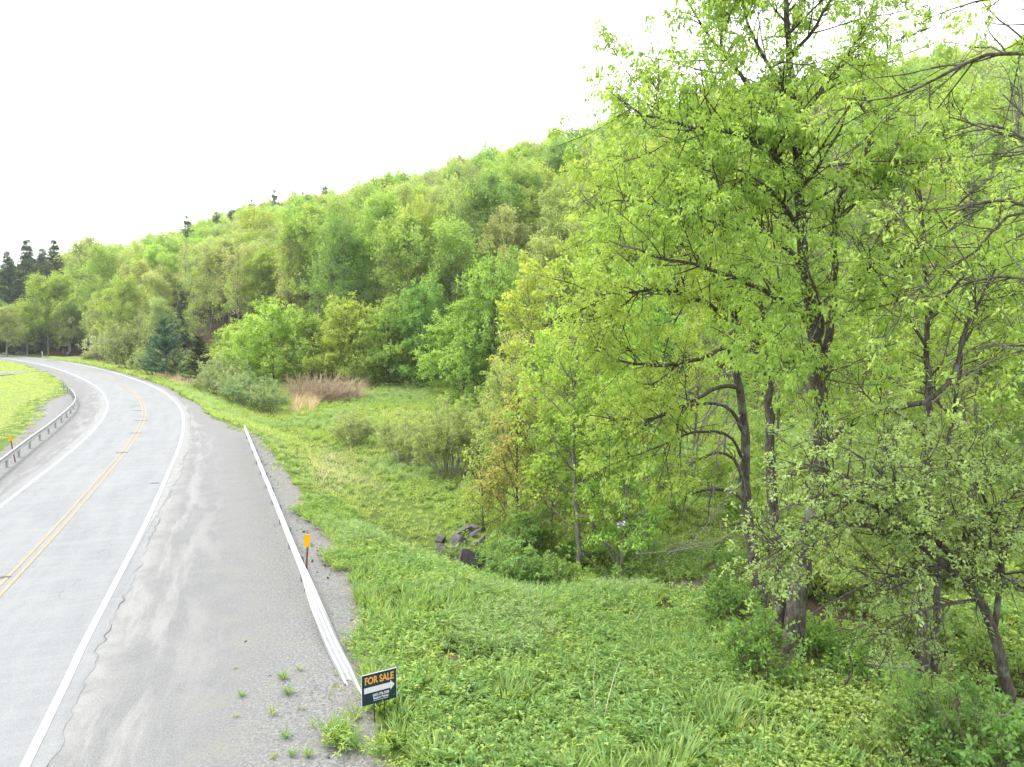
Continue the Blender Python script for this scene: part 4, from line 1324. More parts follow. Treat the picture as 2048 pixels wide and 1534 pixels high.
twin = [
    (D([(1842, 1395, 15.6), (1846, 1300, 15.7), (1850, 1100, 16), (1858, 880, 16.4), (1856, 700, 16.7), (1850, 540, 17), (1840, 400, 17.2), (1832, 300, 17.3)]), .12, .025, .5, .7),
    (D([(1866, 1392, 15.8), (1870, 1280, 15.9), (1880, 1080, 16.2), (1900, 880, 16.6), (1925, 700, 16.9), (1945, 560, 17.1)]), .09, .02, .5, .7),
    (D([(1856, 700, 16.7), (1800, 610, 16.5), (1750, 540, 16.3), (1720, 480, 16.2)]), .04, .012, .3, .8),
    (D([(1854, 640, 16.8), (1920, 560, 16.6), (1990, 500, 16.4), (2060, 460, 16.3)]), .04, .012, .3, .8),
    (D([(1848, 520, 17), (1900, 430, 16.8), (1960, 370, 16.6), (2030, 330, 16.5)]), .04, .012, .3, .8),
    (D([(1858, 880, 16.4), (1800, 830, 16.2), (1740, 800, 16), (1700, 740, 15.9)]), .035, .01, .4, .55),
]
hero('slim_twin_tree', twin, 3, (.245, .385, .05), 'slim twin-stemmed tree standing by the dark hollow on the right',
     fill=(2.6, 2.0), l1=(3.4, 1.0, 50), l2=(6.0, .45, 48), leaf=(.125, .058), per=11, droop=.55, spread=.05, twig_draw=.9, bare=.15)
apple = [
    (D([(2035, 1430, 13.6), (1995, 1290, 13.6), (1955, 1200, 13.5), (1895, 1132, 13.4), (1830, 1085, 13.2), (1760, 1060, 13), (1690, 1050, 12.9), (1600, 1075, 12.8), (1530, 1120, 12.7)]), .13, .015, .36, .9),
    (D([(2080, 1175, 13.8), (1990, 1152, 13.5), (1905, 1110, 13.3), (1860, 1060, 13.2), (1800, 985, 13.1), (1740, 925, 13), (1690, 895, 12.9)]), .10, .012, .2, .9),
    (D([(1985, 1270, 13.6), (2005, 1110, 13.4), (1965, 990, 13.3), (1920, 905, 13.2)]), .06, .012, .2, .92),
    (D([(1895, 1132, 13.4), (1800, 1150, 13.1), (1700, 1185, 12.8), (1620, 1230, 12.6)]), .05, .010, .2, .7),
    (D([(1860, 1060, 13.2), (1770, 1020, 12.9), (1670, 990, 12.7), (1580, 1010, 12.6), (1520, 1050, 12.5)]), .05, .010, .2, .92),
    (D([(1800, 985, 13.1), (1710, 960, 12.9), (1620, 930, 12.8), (1560, 960, 12.7)]), .045, .010, .2, .92),
    (D([(1990, 1152, 13.5), (2040, 1040, 13.3), (2060, 950, 13.2)]), .05, .010, .2, .9),
    (D([(1955, 1200, 13.5), (1880, 1210, 13.2), (1800, 1240, 13), (1730, 1290, 12.8)]), .04, .010, .2, .5),
    (D([(1905, 1110, 13.3), (1950, 1060, 13), (1990, 1010, 12.9), (2050, 990, 12.8)]), .04, .01, .2, .9),
]
hero('apple_tree', apple, 4, (.245, .355, .105), 'spreading old apple tree with drooping grey twigs at the right edge', cat='apple tree',
     fill=(4.0, 1.6), l1=(5.0, .8, 55), l2=(7.5, .30, 52), leaf=(.072, .042), per=11, droop=.12, up1=.1, sag1=-.07, sag2=-.10, spread=.03, twig_draw=.4, flat=.35, bare=.06, mat_bark=BARK_DARK)
over = [
    (D([(2330, 1500, 10.2), (2320, 1100, 10.2), (2310, 700, 10.2), (2300, 350, 10.2), (2290, 60, 10.2), (2280, -200, 10.2)]), .17, .04, .5, .9),
    (D([(2300, 260, 10.2), (2150, 120, 10.3), (2048, 108, 10.4), (1950, 118, 10.5), (1850, 168, 10.7), (1760, 200, 10.8), (1690, 196, 10.9)]), .05, .006, .3, .8),
    (D([(2310, 420, 10.2), (2150, 330, 10.3), (2048, 282, 10.4), (1980, 245, 10.5), (1910, 262, 10.6)]), .045, .008, .3, .4),
    (D([(2310, 640, 10.2), (2150, 480, 10.3), (2048, 408, 10.4), (1965, 402, 10.5), (1900, 430, 10.6), (1830, 480, 10.8)]), .045, .006, .3, .7),
    (D([(2310, 800, 10.2), (2150, 560, 10.5), (2048, 420, 10.7), (1950, 500, 10.8), (1850, 570, 10.9), (1730, 660, 11)]), .04, .006, .45, .75),
    (D([(2310, 700, 10.2), (2180, 620, 10.3), (2060, 560, 10.4), (1960, 560, 10.5), (1850, 600, 10.6)]), .04, .006, .35, .75),
    (D([(2300, 160, 10.2), (2150, 20, 10.3), (2040, -10, 10.4), (1930, 10, 10.5), (1850, 40, 10.6)]), .04, .006, .3, .6),
    (D([(2310, 900, 10.2), (2200, 760, 10.3), (2080, 700, 10.4), (1980, 690, 10.5), (1900, 720, 10.6)]), .04, .006, .35, .75),
]
hero('overhanging_tree', over, 5, (.25, .395, .06), 'tree beyond the right edge whose thin leafy branches hang into the picture',
     fill=(2.6, 1.5), l1=(3.2, .8, 45), l2=(5.5, .32, 45), leaf=(.095, .042), per=8, droop=.5, spread=.02, twig_draw=1.0, bare=.1, twig_r=.005)

# yellow-green maples and other mid-distance trees
def grown(name, px, py, ytop, R, seed, color, label, cat='tree', H_leaf=(.16, .10), depth=None, shape='oval', crown0=.2, n=30, r0=.11, per=13, forks=1, group=None, mat=None, leafy=.95, droop=.35, flat=.5, l1=(3.0, 1.3, 50), l2=(4.2, .55, 50), ang=(32, 68), twig=.3):
    b = on_ground(px, py) if depth is None else ground_at_depth(px, depth)
    H = CAM_H + (655 - ytop) / FPX * b[1] - b[2]
    rng = np.random.default_rng(seed)
    m = build_tree(auto_limbs(rng, H, R, crown0=crown0, n=n, r0=r0, lean=.025, shape=shape, forks=forks, leafy=leafy, ang=ang), rng, l1=l1, l2=l2, leaf=H_leaf, per=per, droop=droop, k0=7, twig_draw=twig, flat=flat, spread=.08, mat_bark=mat or BARK_GREY, twig_r=.007)
    return place(name, m, b, 0, 1.0, color, label, cat, group)
GM = 'trees between the meadow and the track'
grown('yellow_maple', 1160, 1158, 545, 3.0, 21, (.265, .385, .036), 'bright yellow-green maple rising above the shrubs by the boulders', 'maple', group=GM, crown0=.12)
grown('yellow_maple', 1085, 0, 560, 3.0, 22, (.285, .39, .04), 'yellow-green maple left of the brightest one, at the end of the meadow', 'maple', depth=38, group=GM)
grown('yellow_maple', 1235, 0, 500, 3.0, 23, (.25, .375, .036), 'yellow-green maple half hidden behind the left-reaching limbs', 'maple', depth=36, group=GM)
grown('pale_maple', 1020, 0, 680, 2.3, 24, (.31, .33, .09), 'pale thin-leaved young tree at the meadow end left of the maples', 'maple', depth=44, group=GM, leafy=.75, per=7)
grown('red_maple', 1035, 1075, 795, 2.6, 25, (.30, .305, .07), 'young maple with reddish yellow leaves standing by the boulders', 'maple', H_leaf=(.13, .10), crown0=.06, shape='wide', n=34, r0=.06, mat=BARK_DARK, flat=.7, l1=(3.6, 1.0, 50), per=13, twig=.5)
grown('red_maple', 965, 1060, 890, 1.5, 26, (.23, .33, .06), 'small leafy maple sapling left of the reddish maple', 'maple', H_leaf=(.14, .10), crown0=.05, shape='wide', n=20, r0=.04, mat=BARK_DARK, flat=.6, l1=(3.0, .7, 50), twig=.7)
for k, (px, dp, yt, R, col, lab) in enumerate([
        (1105, 30.5, 830, 2.0, (.26, .37, .05), 'leafy sapling between the reddish maple and the brightest maple'),
        (1190, 29, 800, 2.2, (.24, .375, .04), 'leafy sapling in front of the half-hidden maple'),
        (1245, 26.5, 860, 2.0, (.22, .37, .04), 'light green sapling left of the dirt track'),
        (1285, 29, 760, 2.2, (.24, .38, .04), 'taller light green sapling at the dirt track, under the reaching limbs'),
        (1130, 35, 700, 2.6, (.27, .38, .05), 'pale green young tree between the two yellow-green maples'),
        (1010, 36, 760, 2.0, (.26, .34, .08), 'pale sapling behind the reddish maple')]):
    grown('leafy_sapling', px, 0, yt, R, 740 + k, col, lab, depth=dp, crown0=.03, n=36, r0=.06, per=14, group=GM, H_leaf=(.14, .08), l1=(3.2, 1.1, 48), l2=(4.2, .5, 48))
for k, (px, dp, yt, R, col, lab) in enumerate([
        (1300, 31, 620, 2.4, (0.210, 0.363, 0.038), 'leafy tree behind the bare limbs, left of the dark trunk'),
        (1385, 39, 480, 2.8, (0.235, 0.372, 0.043), 'tall yellowish tree seen through the left-reaching limbs'),
        (1450, 46, 430, 3.0, (0.218, 0.353, 0.048), 'tall tree directly behind the dark trunk'),
        (1560, 33, 520, 2.6, (0.202, 0.343, 0.043), 'leafy tree seen between the two dark trunks'),
        (1700, 30, 560, 2.5, (0.227, 0.343, 0.052), 'slender tree right of the thick double trunk'),
        (1765, 26, 600, 2.2, (0.244, 0.353, 0.057), 'thin young tree behind the lichen-covered limb'),
        (1830, 36, 450, 2.8, (0.244, 0.353, 0.052), 'yellowish tree behind the slim twin stems'),
        (1905, 29, 520, 2.4, (0.227, 0.333, 0.048), 'slender tree right of the slim twin stems'),
        (1975, 25, 480, 2.3, (0.235, 0.353, 0.048), 'grey-stemmed young tree near the right edge, above the apple tree'),
        (2035, 33, 380, 2.8, (0.252, 0.363, 0.048), 'tall yellow-green tree at the right edge behind the overhanging branches'),
        (1640, 42, 420, 2.9, (0.210, 0.353, 0.043), 'tall leafy tree behind the forked crown of the double-trunk tree'),
        (2090, 24, 500, 2.4, (0.227, 0.343, 0.048), 'young tree cut by the right edge above the apple tree')]):
    grown('woodland_edge_tree', px, 0, yt, R, 700 + k, col, lab, depth=dp, crown0=.12, n=32, r0=.085, per=13, group='young trees behind the tall near trees', H_leaf=(.15, .085), l1=(3.2, 1.4, 48), l2=(4.2, .55, 48))

# shrubs round the boulders and in the lower right corner
def shrub(name, px, py, H, R, seed, color, label, n=34, leaf=(.105, .065), per=11, out=1.0, l1=(4.5, .6, 45), l2=(6.5, .3, 48), dz=0.0, group=None, leafy=.95, depth=None):
    b = on_ground(px, py) if depth is None else ground_at_depth(px, depth)
    rng = np.random.default_rng(seed)
    m = build_tree(shrub_limbs(rng, H, R, n=n, out=out, leafy=leafy), rng, l1=l1, l2=l2, leaf=leaf, per=per, droop=.15, k0=4, twig_r=.005, twig_draw=.3, mat_bark=TWIG, spread=.04, flat=.45)
    return place(name, m, b, 0, 1.0, color, label, 'shrub', group)
GS = 'shrubs in the creek hollow'
shrub('green_shrub', 1025, 1150, 2.1, 1.3, 31, (.17, .30, .065), 'bright green shrub right beside the large boulders', group=GS, depth=24.6)
shrub('green_shrub', 1085, 1150, 2.3, 1.4, 32, (.165, .30, .06), 'largest green shrub of the hollow, middle of the clump', group=GS, depth=25.2)
shrub('green_shrub', 1150, 1150, 1.8, 1.2, 33, (.19, .32, .05), 'green shrub at the foot of the yellow-green maple', group=GS, depth=24.8)
shrub('green_shrub', 1200, 1130, 1.6, 1.0, 34, (.20, .33, .045), 'light green shrub at the right end of the hollow clump', group=GS, depth=26.5)
shrub('green_shrub', 1060, 1060, 2.0, 1.2, 35, (.14, .27, .05), 'darker green shrub behind the hollow clump', group=GS, depth=29)
GR = 'shrubs in the lower right corner'
shrub('leafy_shrub', 1960, 1480, 1.7, 1.7, 36, (.18, .31, .06), 'light green shrub below the apple tree near the right edge', leaf=(.09, .05), group=GR, depth=12.6)
shrub('leafy_shrub', 1880, 1500, 1.1, 1.3, 37, (.19, .31, .065), 'low light green shrub left of the corner shrubs', leaf=(.085, .048), group=GR, depth=12.3)
shrub('leafy_shrub', 2035, 1500, 1.9, 1.5, 38, (.115, .25, .04), 'deeper green shrub in the bottom right corner', leaf=(.10, .06), group=GR, depth=11.8)
shrub('leafy_shrub', 1545, 1290, 1.5, .9, 39, (.13, .27, .035), 'leafy sprouts round the left trunk of the double tree', leaf=(.09, .055), depth=15.6, n=18)
shrub('leafy_shrub', 1690, 1300, 1.0, 1.2, 40, (.15, .29, .035), 'low bramble right of the double trunk', leaf=(.10, .07), depth=16.6)
shrub('leafy_shrub', 1770, 1230, 1.1, 1.4, 41, (.17, .29, .04), 'low bramble at the lip of the dark hollow', leaf=(.10, .07), depth=18.8)
shrub('leafy_shrub', 1290, 1160, 1.1, 1.0, 42, (.20, .33, .045), 'small leafy bush left of the dirt track', leaf=(.10, .055), depth=25.5)
shrub('leafy_shrub', 1470, 1190, 1.1, 1.0, 43, (.14, .27, .04), 'small dark leafy bush right of the dirt track', leaf=(.10, .055), depth=19.5)

for k, (px, dp, H, col, lab) in enumerate([
        (1265, 33, 2.6, (.24, .36, .045), 'bush below the half-hidden maple, left of the track'),
        (1340, 36, 2.2, (.22, .34, .05), 'bush beyond the track under the bare limbs'),
        (1420, 40, 2.8, (.20, .32, .045), 'bush behind the dark trunk beyond the track'),
        (1585, 28, 2.4, (.20, .32, .05), 'bush between the dark trunks'),
        (1660, 25, 2.2, (.22, .33, .06), 'bush directly right of the double trunk'),
        (1725, 24, 2.6, (.23, .33, .06), 'bush behind the drooping apple twigs'),
        (1790, 27, 3.0, (.22, .32, .055), 'tall bush behind the lichen-covered limb'),
        (1850, 24, 2.6, (.21, .31, .06), 'bush behind the slim twin stems'),
        (1920, 26, 3.0, (.24, .33, .06), 'bush right of the slim twin stems above the apple tree'),
        (1990, 23, 2.8, (.23, .33, .05), 'bush behind the apple tree top'),
        (2050, 26, 3.2, (.25, .34, .05), 'bush at the right edge behind the apple tree'),
        (1500, 34, 2.4, (.21, .34, .045), 'bush seen left of the double trunk beyond the track'),
        (1880, 20.5, 1.8, (.17, .27, .045), 'bush on the far bank of the dark hollow'),
        (1760, 21.5, 1.6, (.18, .28, .045), 'low bush on the far bank, left of the slim stems'),
        (1985, 18.5, 2.0, (.16, .27, .04), 'bush under the apple tree on the far bank'),
        (1215, 39, 3.0, (.26, .37, .045), 'bush at the foot of the half-hidden maple'),
        (1130, 41, 3.0, (.27, .37, .05), 'bush behind the brightest maple'),
        (1050, 43, 2.4, (.26, .34, .07), 'pale bush at the end of the meadow')]):
    b = ground_at_depth(px, dp)
    place('understorey_bush', BUSH[k % 3], b, k * 1.1, H / 3.0, col, lab, 'bush', 'bushes under the tall near trees')

# fallen sticks
def stick(name, lines, label, mat):
    B = Bark()
    org = lines[0][0][0].copy()
    for pts, r0, r1 in lines:
        P = resample(V3(pts), n=14)
        B.add(P[None], np.linspace(r0, r1, 14)[None], 6)
    me = B.mesh('branch', mat, org)
    o = link(name, me); o.location = tuple(org)
    tag(o, label, 'branch')
stick('fallen_branch', [(D([(1733, 1326, 15.6), (1790, 1335, 15.5), (1830, 1330, 15.45), (1850, 1345, 15.4), (1890, 1378, 15.3)]), .03, .012), (D([(1790, 1335, 15.5), (1760, 1318, 15.5), (1745, 1332, 15.5)]), .014, .006), (D([(1800, 1332, 15.5), (1830, 1336, 15.4), (1860, 1330, 15.3)]), .022, .01)], 'pale bare fallen branch leaning by the slim twin stems', DEADWOOD)
stick('broken_stick', [(D([(1684, 1390, 14.9), (1693, 1362, 14.9), (1704, 1345, 14.9), (1700, 1312, 14.9)]), .035, .022)], 'dark broken stick standing upright in the weeds right of the double trunk', BARK_DARK)
stick('dead_twigs', [(D([(1985, 1500, 11.8), (2000, 1450, 11.8), (2025, 1418, 11.8), (2060, 1400, 11.8)]), .02, .012), (D([(2015, 1430, 11.8), (1970, 1432, 11.7), (1950, 1428, 11.7)]), .012, .006), (D([(2012, 1435, 11.8), (2040, 1430, 11.7), (2060, 1420, 11.7)]), .014, .008)], 'bare grey dead twigs sticking out of the corner shrub', DEADWOOD)

# ------------------------------------------------------------------ boulders
def boulder(px, py, sx, sy, sz, seed, label, rz=0.0, dz=0.0):
    b = on_ground(px, py)
    rng = np.random.default_rng(seed)
    import bmesh
    bm = bmesh.new()
    bmesh.ops.create_icosphere(bm, subdivisions=4, radius=1)
    planes = [(norm(rng.normal(size=3)), rng.uniform(.38, .66)) for _ in range(10)]
    for v in bm.verts:
        p = V3(v.co[:])
        for nrm_, d in planes:
            e = p @ nrm_ - d
            if e > 0: p = p - nrm_ * e * .95
        p = p + V3(mnoise.noise_vector(Vector(p * 3.0 + seed))) * .035
        v.co = (p[0] * sx, p[1] * sy, p[2] * sz)
    me = bpy.data.meshes.new('boulder'); bm.to_mesh(me); bm.free()
    me.materials.append(ROCK)
    o = link('boulder', me)
    o.location = (b[0], b[1], b[2] + sz * .22 + dz); o.rotation_euler = (.1 * rng.normal(), .1 * rng.normal(), rz)
    tag(o, label, 'boulder', 'boulders in the creek hollow')
for k, (px, py, sx, sy, sz, rz, lab) in enumerate([
        (940, 1140, .62, .45, .62, .2, 'nearest boulder, a dark upright block at the front of the hollow'),
        (922, 1100, .72, .5, .42, .5, 'large dark slab boulder in the middle of the pile'),
        (925, 1070, .5, .4, .28, .9, 'sharp dark boulder at the top of the pile'),
        (953, 1074, .55, .4, .25, .1, 'flat brownish boulder at the top right of the pile'),
        (962, 1097, .4, .35, .35, 1.1, 'grey boulder wedged right of the large slab'),
        (893, 1110, .5, .35, .35, -.6, 'tilted grey boulder left of the large slab'),
        (886, 1122, .3, .28, .25, .4, 'small pale boulder at the lower left of the pile'),
        (905, 1130, .32, .3, .25, 1.4, 'small grey boulder between the tilted one and the front block'),
        (880, 1085, .3, .25, .2, 2.0, 'small reddish boulder at the upper left of the pile'),
        (950, 1060, .32, .25, .18, 2.6, 'small flat boulder behind the pile')]):
    boulder(px, py, sx * 1.35, sy * 1.35, sz * 1.3, 300 + k, lab, rz)

# ------------------------------------------------------------------ small things far off
b = at_height(85, 716, 0.0)
root = empty('white_post', (b[0], b[1], 0)); tag(root, 'thin white marker post beside the far road', 'marker post')
v, f = box_data(0, 0, .65, .14, .10, 1.3); link('post', mesh_from('post', V3(v), faces=f, mat=WHITEPLASTIC), root)
v, f = box_data(0, -.06, 1.42, .30, .02, .30); link('plate', mesh_from('plate', V3(v), faces=f, mat=WHITEPLASTIC), root)
b = ground_at_depth(135, 178)
root = empty('rubbish_bin', b); tag(root, 'dark blue bin on the grass by the far wood', 'bin')
def frustum(r0, r1, z0, z1_, k=12):
    v = [(r0 * math.cos(6.2832 * i / k), r0 * math.sin(6.2832 * i / k), z0) for i in range(k)] + [(r1 * math.cos(6.2832 * i / k), r1 * math.sin(6.2832 * i / k), z1_) for i in range(k)]
    return v, [tuple(range(k))[::-1], tuple(range(k, 2 * k))] + [(i, (i + 1) % k, k + (i + 1) % k, k + i) for i in range(k)]
v, f = frustum(.40, .50, 0, 1.25); link('body', mesh_from('body', V3(v), faces=f, mat=BLUEPLASTIC), root)
v, f = frustum(.54, .40, 1.252, 1.42); link('lid', mesh_from('lid', V3(v), faces=f, mat=BLUEPLASTIC), root)
b = ground_at_depth(172, 174)
root = empty('log_bench', b, .1); tag(root, 'long low grey bench by the wood beyond the side road', 'bench')
v, f = box_data(0, 0, .75, 2.6, .4, .12); link('seat', mesh_from('seat', V3(v), faces=f, mat=GREYWOOD), root)
for x in (-1.1, 0, 1.1):
    v, f = box_data(x, 0, .34, .16, .3, .69); link('leg', mesh_from('leg', V3(v), faces=f, mat=GREYWOOD), root)
p = at_depth(1243, 1048, 24.5)
rs = np.random.default_rng(5)
gx2, gy2 = np.meshgrid(np.linspace(-.15, .15, 7), np.linspace(-.09, .09, 5))
vv = np.stack([gx2.ravel(), .06 * rs.normal(size=35), gy2.ravel() + .25 * gx2.ravel() ** 1 * .6 + .01 * rs.normal(size=35)], 1)
qq = [(r_ * 7 + c_, r_ * 7 + c_ + 1, r_ * 7 + c_ + 8, r_ * 7 + c_ + 7) for r_ in range(4) for c_ in range(6)]
o = link('plastic_scrap', mesh_from('plastic_scrap', vv, faces=qq, mat=WHITEPLASTIC)); o.location = tuple(p)
tag(o, 'scrap of white plastic caught in the leaves above the track', 'plastic scrap')

# ------------------------------------------------------------------ ground cover
def gleaf(name, color, **kw):
    return leaf_material(name, color=color, **kw)
def blades(rng, n, L, W, spread, lean, segs=3, curl=.35):
    a = rng.random(n) * 6.283
    p = np.stack([np.cos(a) * spread * rng.random(n), np.sin(a) * spread * rng.random(n), np.zeros(n)], 1)
    ln = lean * (.4 + .9 * rng.random(n))
    d = np.stack([np.cos(a) * ln, np.sin(a) * ln, np.ones(n)], 1)
    Ls = L * (.55 + .7 * rng.random(n))
    pts = grow(p, d, Ls, segs + 1, -curl * .5, .06, rng)
    sd = np.stack([-np.sin(a), np.cos(a), 0 * a], 1)
    w = W * np.array([.6, 1.0, .75, .08] if segs == 3 else [.8, .9, .06])
    l = pts + sd[:, None, :] * w[None, :, None] / 2
    r_ = pts - sd[:, None, :] * w[None, :, None] / 2
    v = np.stack([l, r_], 2).reshape(-1, 3)
    k = (segs + 1) * 2
    base = np.arange(n)[:, None] * k + np.arange(segs)[None, :] * 2
    q = np.stack([base, base + 1, base + 3, base + 2], -1).reshape(-1, 4)
    return v, q, np.repeat(rng.random(n), segs)
def tuft(name, seed, n, L, W, spread, lean, mat, segs=3, curl=.35):
    rng = np.random.default_rng(seed)
    v, q, t = blades(rng, n, L, W, spread, lean, segs, curl)
    return mesh_from(name, v, quads=q, mat=mat, tint=t)
def weed(name, seed, stems, H, R, leaf, per, mat, droop=.2, up=.3):
    rng = np.random.default_rng(seed)
    a = rng.random(stems) * 6.283; rr = np.sqrt(rng.random(stems)) * R
    p = np.stack([np.cos(a) * rr, np.sin(a) * rr, 0 * a], 1)
    d = np.stack([np.cos(a) * .35, np.sin(a) * .35, 1 + 0 * a], 1) + rng.normal(0, .12, (stems, 3))
    st = grow(p, d, H * (.6 + .6 * rng.random(stems)), 4, 0.0, .1, rng)
    pos, dd, nr, L, W, ix = foliage(st, None, per, .012, droop, leaf[0], leaf[1], rng, .6, .3)
    dd[:, 2] = np.abs(dd[:, 2]) * .5 + up * .3 - droop * .3
    v, t = leaf_arrays(pos, dd, nr, L, W)
    tint = np.repeat(rng.random(len(pos)), 2)
    return mesh_from(name, v, tris=t, mat=mat, tint=tint)
M_WEED = gleaf('weed_leaf', (.165, .295, .07)); M_WEED2 = gleaf('weed_leaf_yellow', (.235, .345, .07)); M_BLUE = gleaf('weed_leaf_grey', (.22, .33, .125))
M_GRASS = gleaf('meadow_blade', (.285, .395, .085)); M_DEEPG = gleaf('deep_blade', (.20, .335, .07)); M_LAWN = gleaf('lawn_blade', (.315, .395, .115))
M_STRAW = gleaf('straw_blade', (.50, .43, .26), transl=.2); M_TAN = gleaf('reed_blade', (.52, .40, .25), transl=.2)
M_FLW = plain_material('white_petals', (.8, .8, .76), .7); M_FLY = plain_material('yellow_petals', (.80, .60, .02), .7)
near_src = [weed('weed', 1, 8, .30, .13, (.10, .028), 9, M_WEED), weed('weed', 2, 9, .26, .14, (.09, .026), 9, M_WEED2), weed('weed', 3, 7, .34, .12, (.11, .030), 10, M_WEED, droop=.4),
            weed('weed', 4, 9, .20, .15, (.07, .05), 7, M_WEED2), weed('weed', 5, 10, .34, .12, (.085, .020), 11, M_BLUE),
            tuft('tuft', 6, 26, .34, .026, .07, .55, M_WEED2), tuft('tuft', 7, 34, .30, .010, .09, .45, M_GRASS), tuft('tuft', 8, 20, .40, .030, .06, .7, M_WEED)]
def frustum_points(rng, n, y0, y1, pw=1.0, margin=120, px0=-120, px1=2750):
    # even over the ground in view between two distances
    y = np.sqrt(y0 ** 2 + (y1 ** 2 - y0 ** 2) * rng.random(n) ** pw)
    px = px0 + (px1 - px0) * rng.random(n)
    x = (px - 1024) / FPX * y
    return x, y
rg = np.random.default_rng(99)
def cover(name, n, y0, y1, chooser, src, label, size, tilt=.12, sideL=False):
    x, y = frustum_points(rg, n, y0, y1)
    sR = signed_dist(x, y, RS); sL = -signed_dist(x, y, LS); t = -signed_dist(x, y, FOOT)
    k, s = chooser(x, y, sR, sL, t)
    m = k >= 0
    x, y, k, s = x[m], y[m], k[m], s[m]
    z = zf(x, y) - .01
    nn = len(x)
    pts = np.stack([x, y, z, rg.random(nn) * 6.283, s * size * (.7 + .6 * rg.random(nn)), k, rg.normal(0, tilt, nn), rg.normal(0, tilt, nn)], 1)
    print(name, nn)
    return scatter(name, pts, src, label, 'plants')
def bare_track(x, y):
    tk = np.abs(np.abs(signed_dist(x, y, TRACK)) - .75)
    return ((np.abs(signed_dist(x, y, TRACK)) < 1.0 + .4 * vnoise(x, y, .9, 53)) & (y > 22.3) & (y < 25.8)) | (tk < .30 + .25 * vnoise(x, y, 1.2, 51)) & (vnoise(x, y, 2.2, 52) + np.interp(y, [12, 19, 22, 26, 29], [-1.6, -1.4, .9, .9, -.6]) > 0)
def near_choice(x, y, sR, sL, t):
    v = vnoise(x, y, 3.2, 61); w = vnoise(x, y, 1.4, 62); u = rg.random(len(x))
    k = np.where(v > .3, np.where(u < .4, 4, np.where(u < .7, 6, 0)), np.where(v > -.1, np.where(u < .5, 1, 0), np.where(u < .5, 2, 3)))
    k = np.where((w > np.where(y < 15.5, .34, .45)), np.where(u < .6, 5, 7), k)
    k = np.where(u > .9, 6, k)
    k = np.where((x > 5) & (u < .5), 3, k)
    edge_ = sR + .6 * vnoise(x, y, 1.1, 63) > -.05
    ok = edge_ & (np.hypot(x - sg.location.x + .12, (y - sg.location.y + .3) * .8) > .42) & ~bare_track(x, y) & ~((w < -.58) & (y < 15.5) & (x < 3.2)) & (t < 6)
    gl = np.abs(signed_dist(x, y, GULLY)) < 1.9
    ok &= ~(gl & (x < 0.6) & (u < .95))
    ok &= ~(np.abs(signed_dist(x, y, DITCH)) < 1.9)
    s = np.where(sR < 1.0, .75, 1.0) * (1 + .3 * v) * np.where((y < 15.5) & ((k == 5) | (k == 7)), 1.08, 1.0)
    return np.where(ok, k, -1), s
cover('leafy_weeds', 25000, 9.5, 30, near_choice, near_src, 'thick leafy green weeds covering the near bank', 1.22)
mid_src = [tuft('tuft', 11, 30, .38, .018, .16, .5, M_GRASS, 2), tuft('tuft', 12, 30, .32, .02, .18, .5, M_LAWN, 2), weed('weed', 13, 9, .30, .2, (.13, .05), 8, M_WEED2), weed('weed', 14, 9, .34, .2, (.12, .04), 8, M_BLUE), tuft('tuft', 15, 24, .42, .02, .16, .6, M_DEEPG, 2)]
def mid_choice(x, y, sR, sL, t):
    v = vnoise(x, y, 6, 71); u = rg.random(len(x))
    k = np.where(v > .2, np.where(u < .6, 1, 0), np.where(v > -.3, np.where(u < .5, 0, 2), np.where(u < .5, 4, 3)))
    k = np.where((sR < 1.6) & (u < .35), 3, np.where((sR < 7) & (y < 62) & (u < .8), 1, k))
    k = np.where((x > 4) & (u < .5), 2, k)
    ok = (sR + .5 * vnoise(x, y, 1.5, 73) > .3) & (t < 7) & ~bare_track(x, y)
    gl = ((np.abs(signed_dist(x, y, GULLY)) < 1.8) & (x < .6)) | (np.abs(signed_dist(x, y, DITCH)) < 1.9)
    return np.where(ok & ~gl, k, -1), np.interp(y, [25, 60, 100], [.85, 1.0, 1.3]) * np.where((sR < 7) & (y < 62), .72, 1.0)
cover('meadow_grass', 50000, 27, 100, mid_choice, mid_src, 'lush green grass and herbs of the meadow below the road', 1.0)
lawn_src = [tuft('tuft', 21, 36, .10, .012, .22, .8, M_LAWN, 2), tuft('tuft', 22, 36, .12, .012, .22, .8, M_GRASS, 2), tuft('tuft', 23, 22, .30, .02, .14, .5, M_GRASS, 2)]
def lawn_choice(x, y, sR, sL, t):
    u = rg.random(len(x))
    k = np.where(u < .75, 0, 1)
    verge = (sR > .15) & (sR < 6) & (y > 55)
    ok = (sL + .7 * vnoise(x, y, 2.2, 81) > .3) | verge
    k = np.where(verge, 2, k)
    return np.where(ok & (x < -15), k, -1), np.interp(y, [30, 70, 150], [1.0, 1.2, 1.7])
x_keep = frustum_points
def frustum_points(rng, n, y0, y1, pw=1.0, margin=120, px0=-120, px1=700):
    return x_keep(rng, n, y0, y1, pw, margin, px0, px1)
cover('lawn_grass', 36000, 30, 170, lawn_choice, lawn_src, 'short pale green mown grass inside the bend and along the far verge', 1.0)
frustum_points = x_keep
straw_src = [tuft('straw', 31, 9, .75, .012, .12, 1.0, M_STRAW), tuft('straw', 32, 5, .95, .010, .1, 1.3, M_STRAW), tuft('reed', 33, 22, 1.3, .03, .25, .35, M_TAN, curl=.1)]
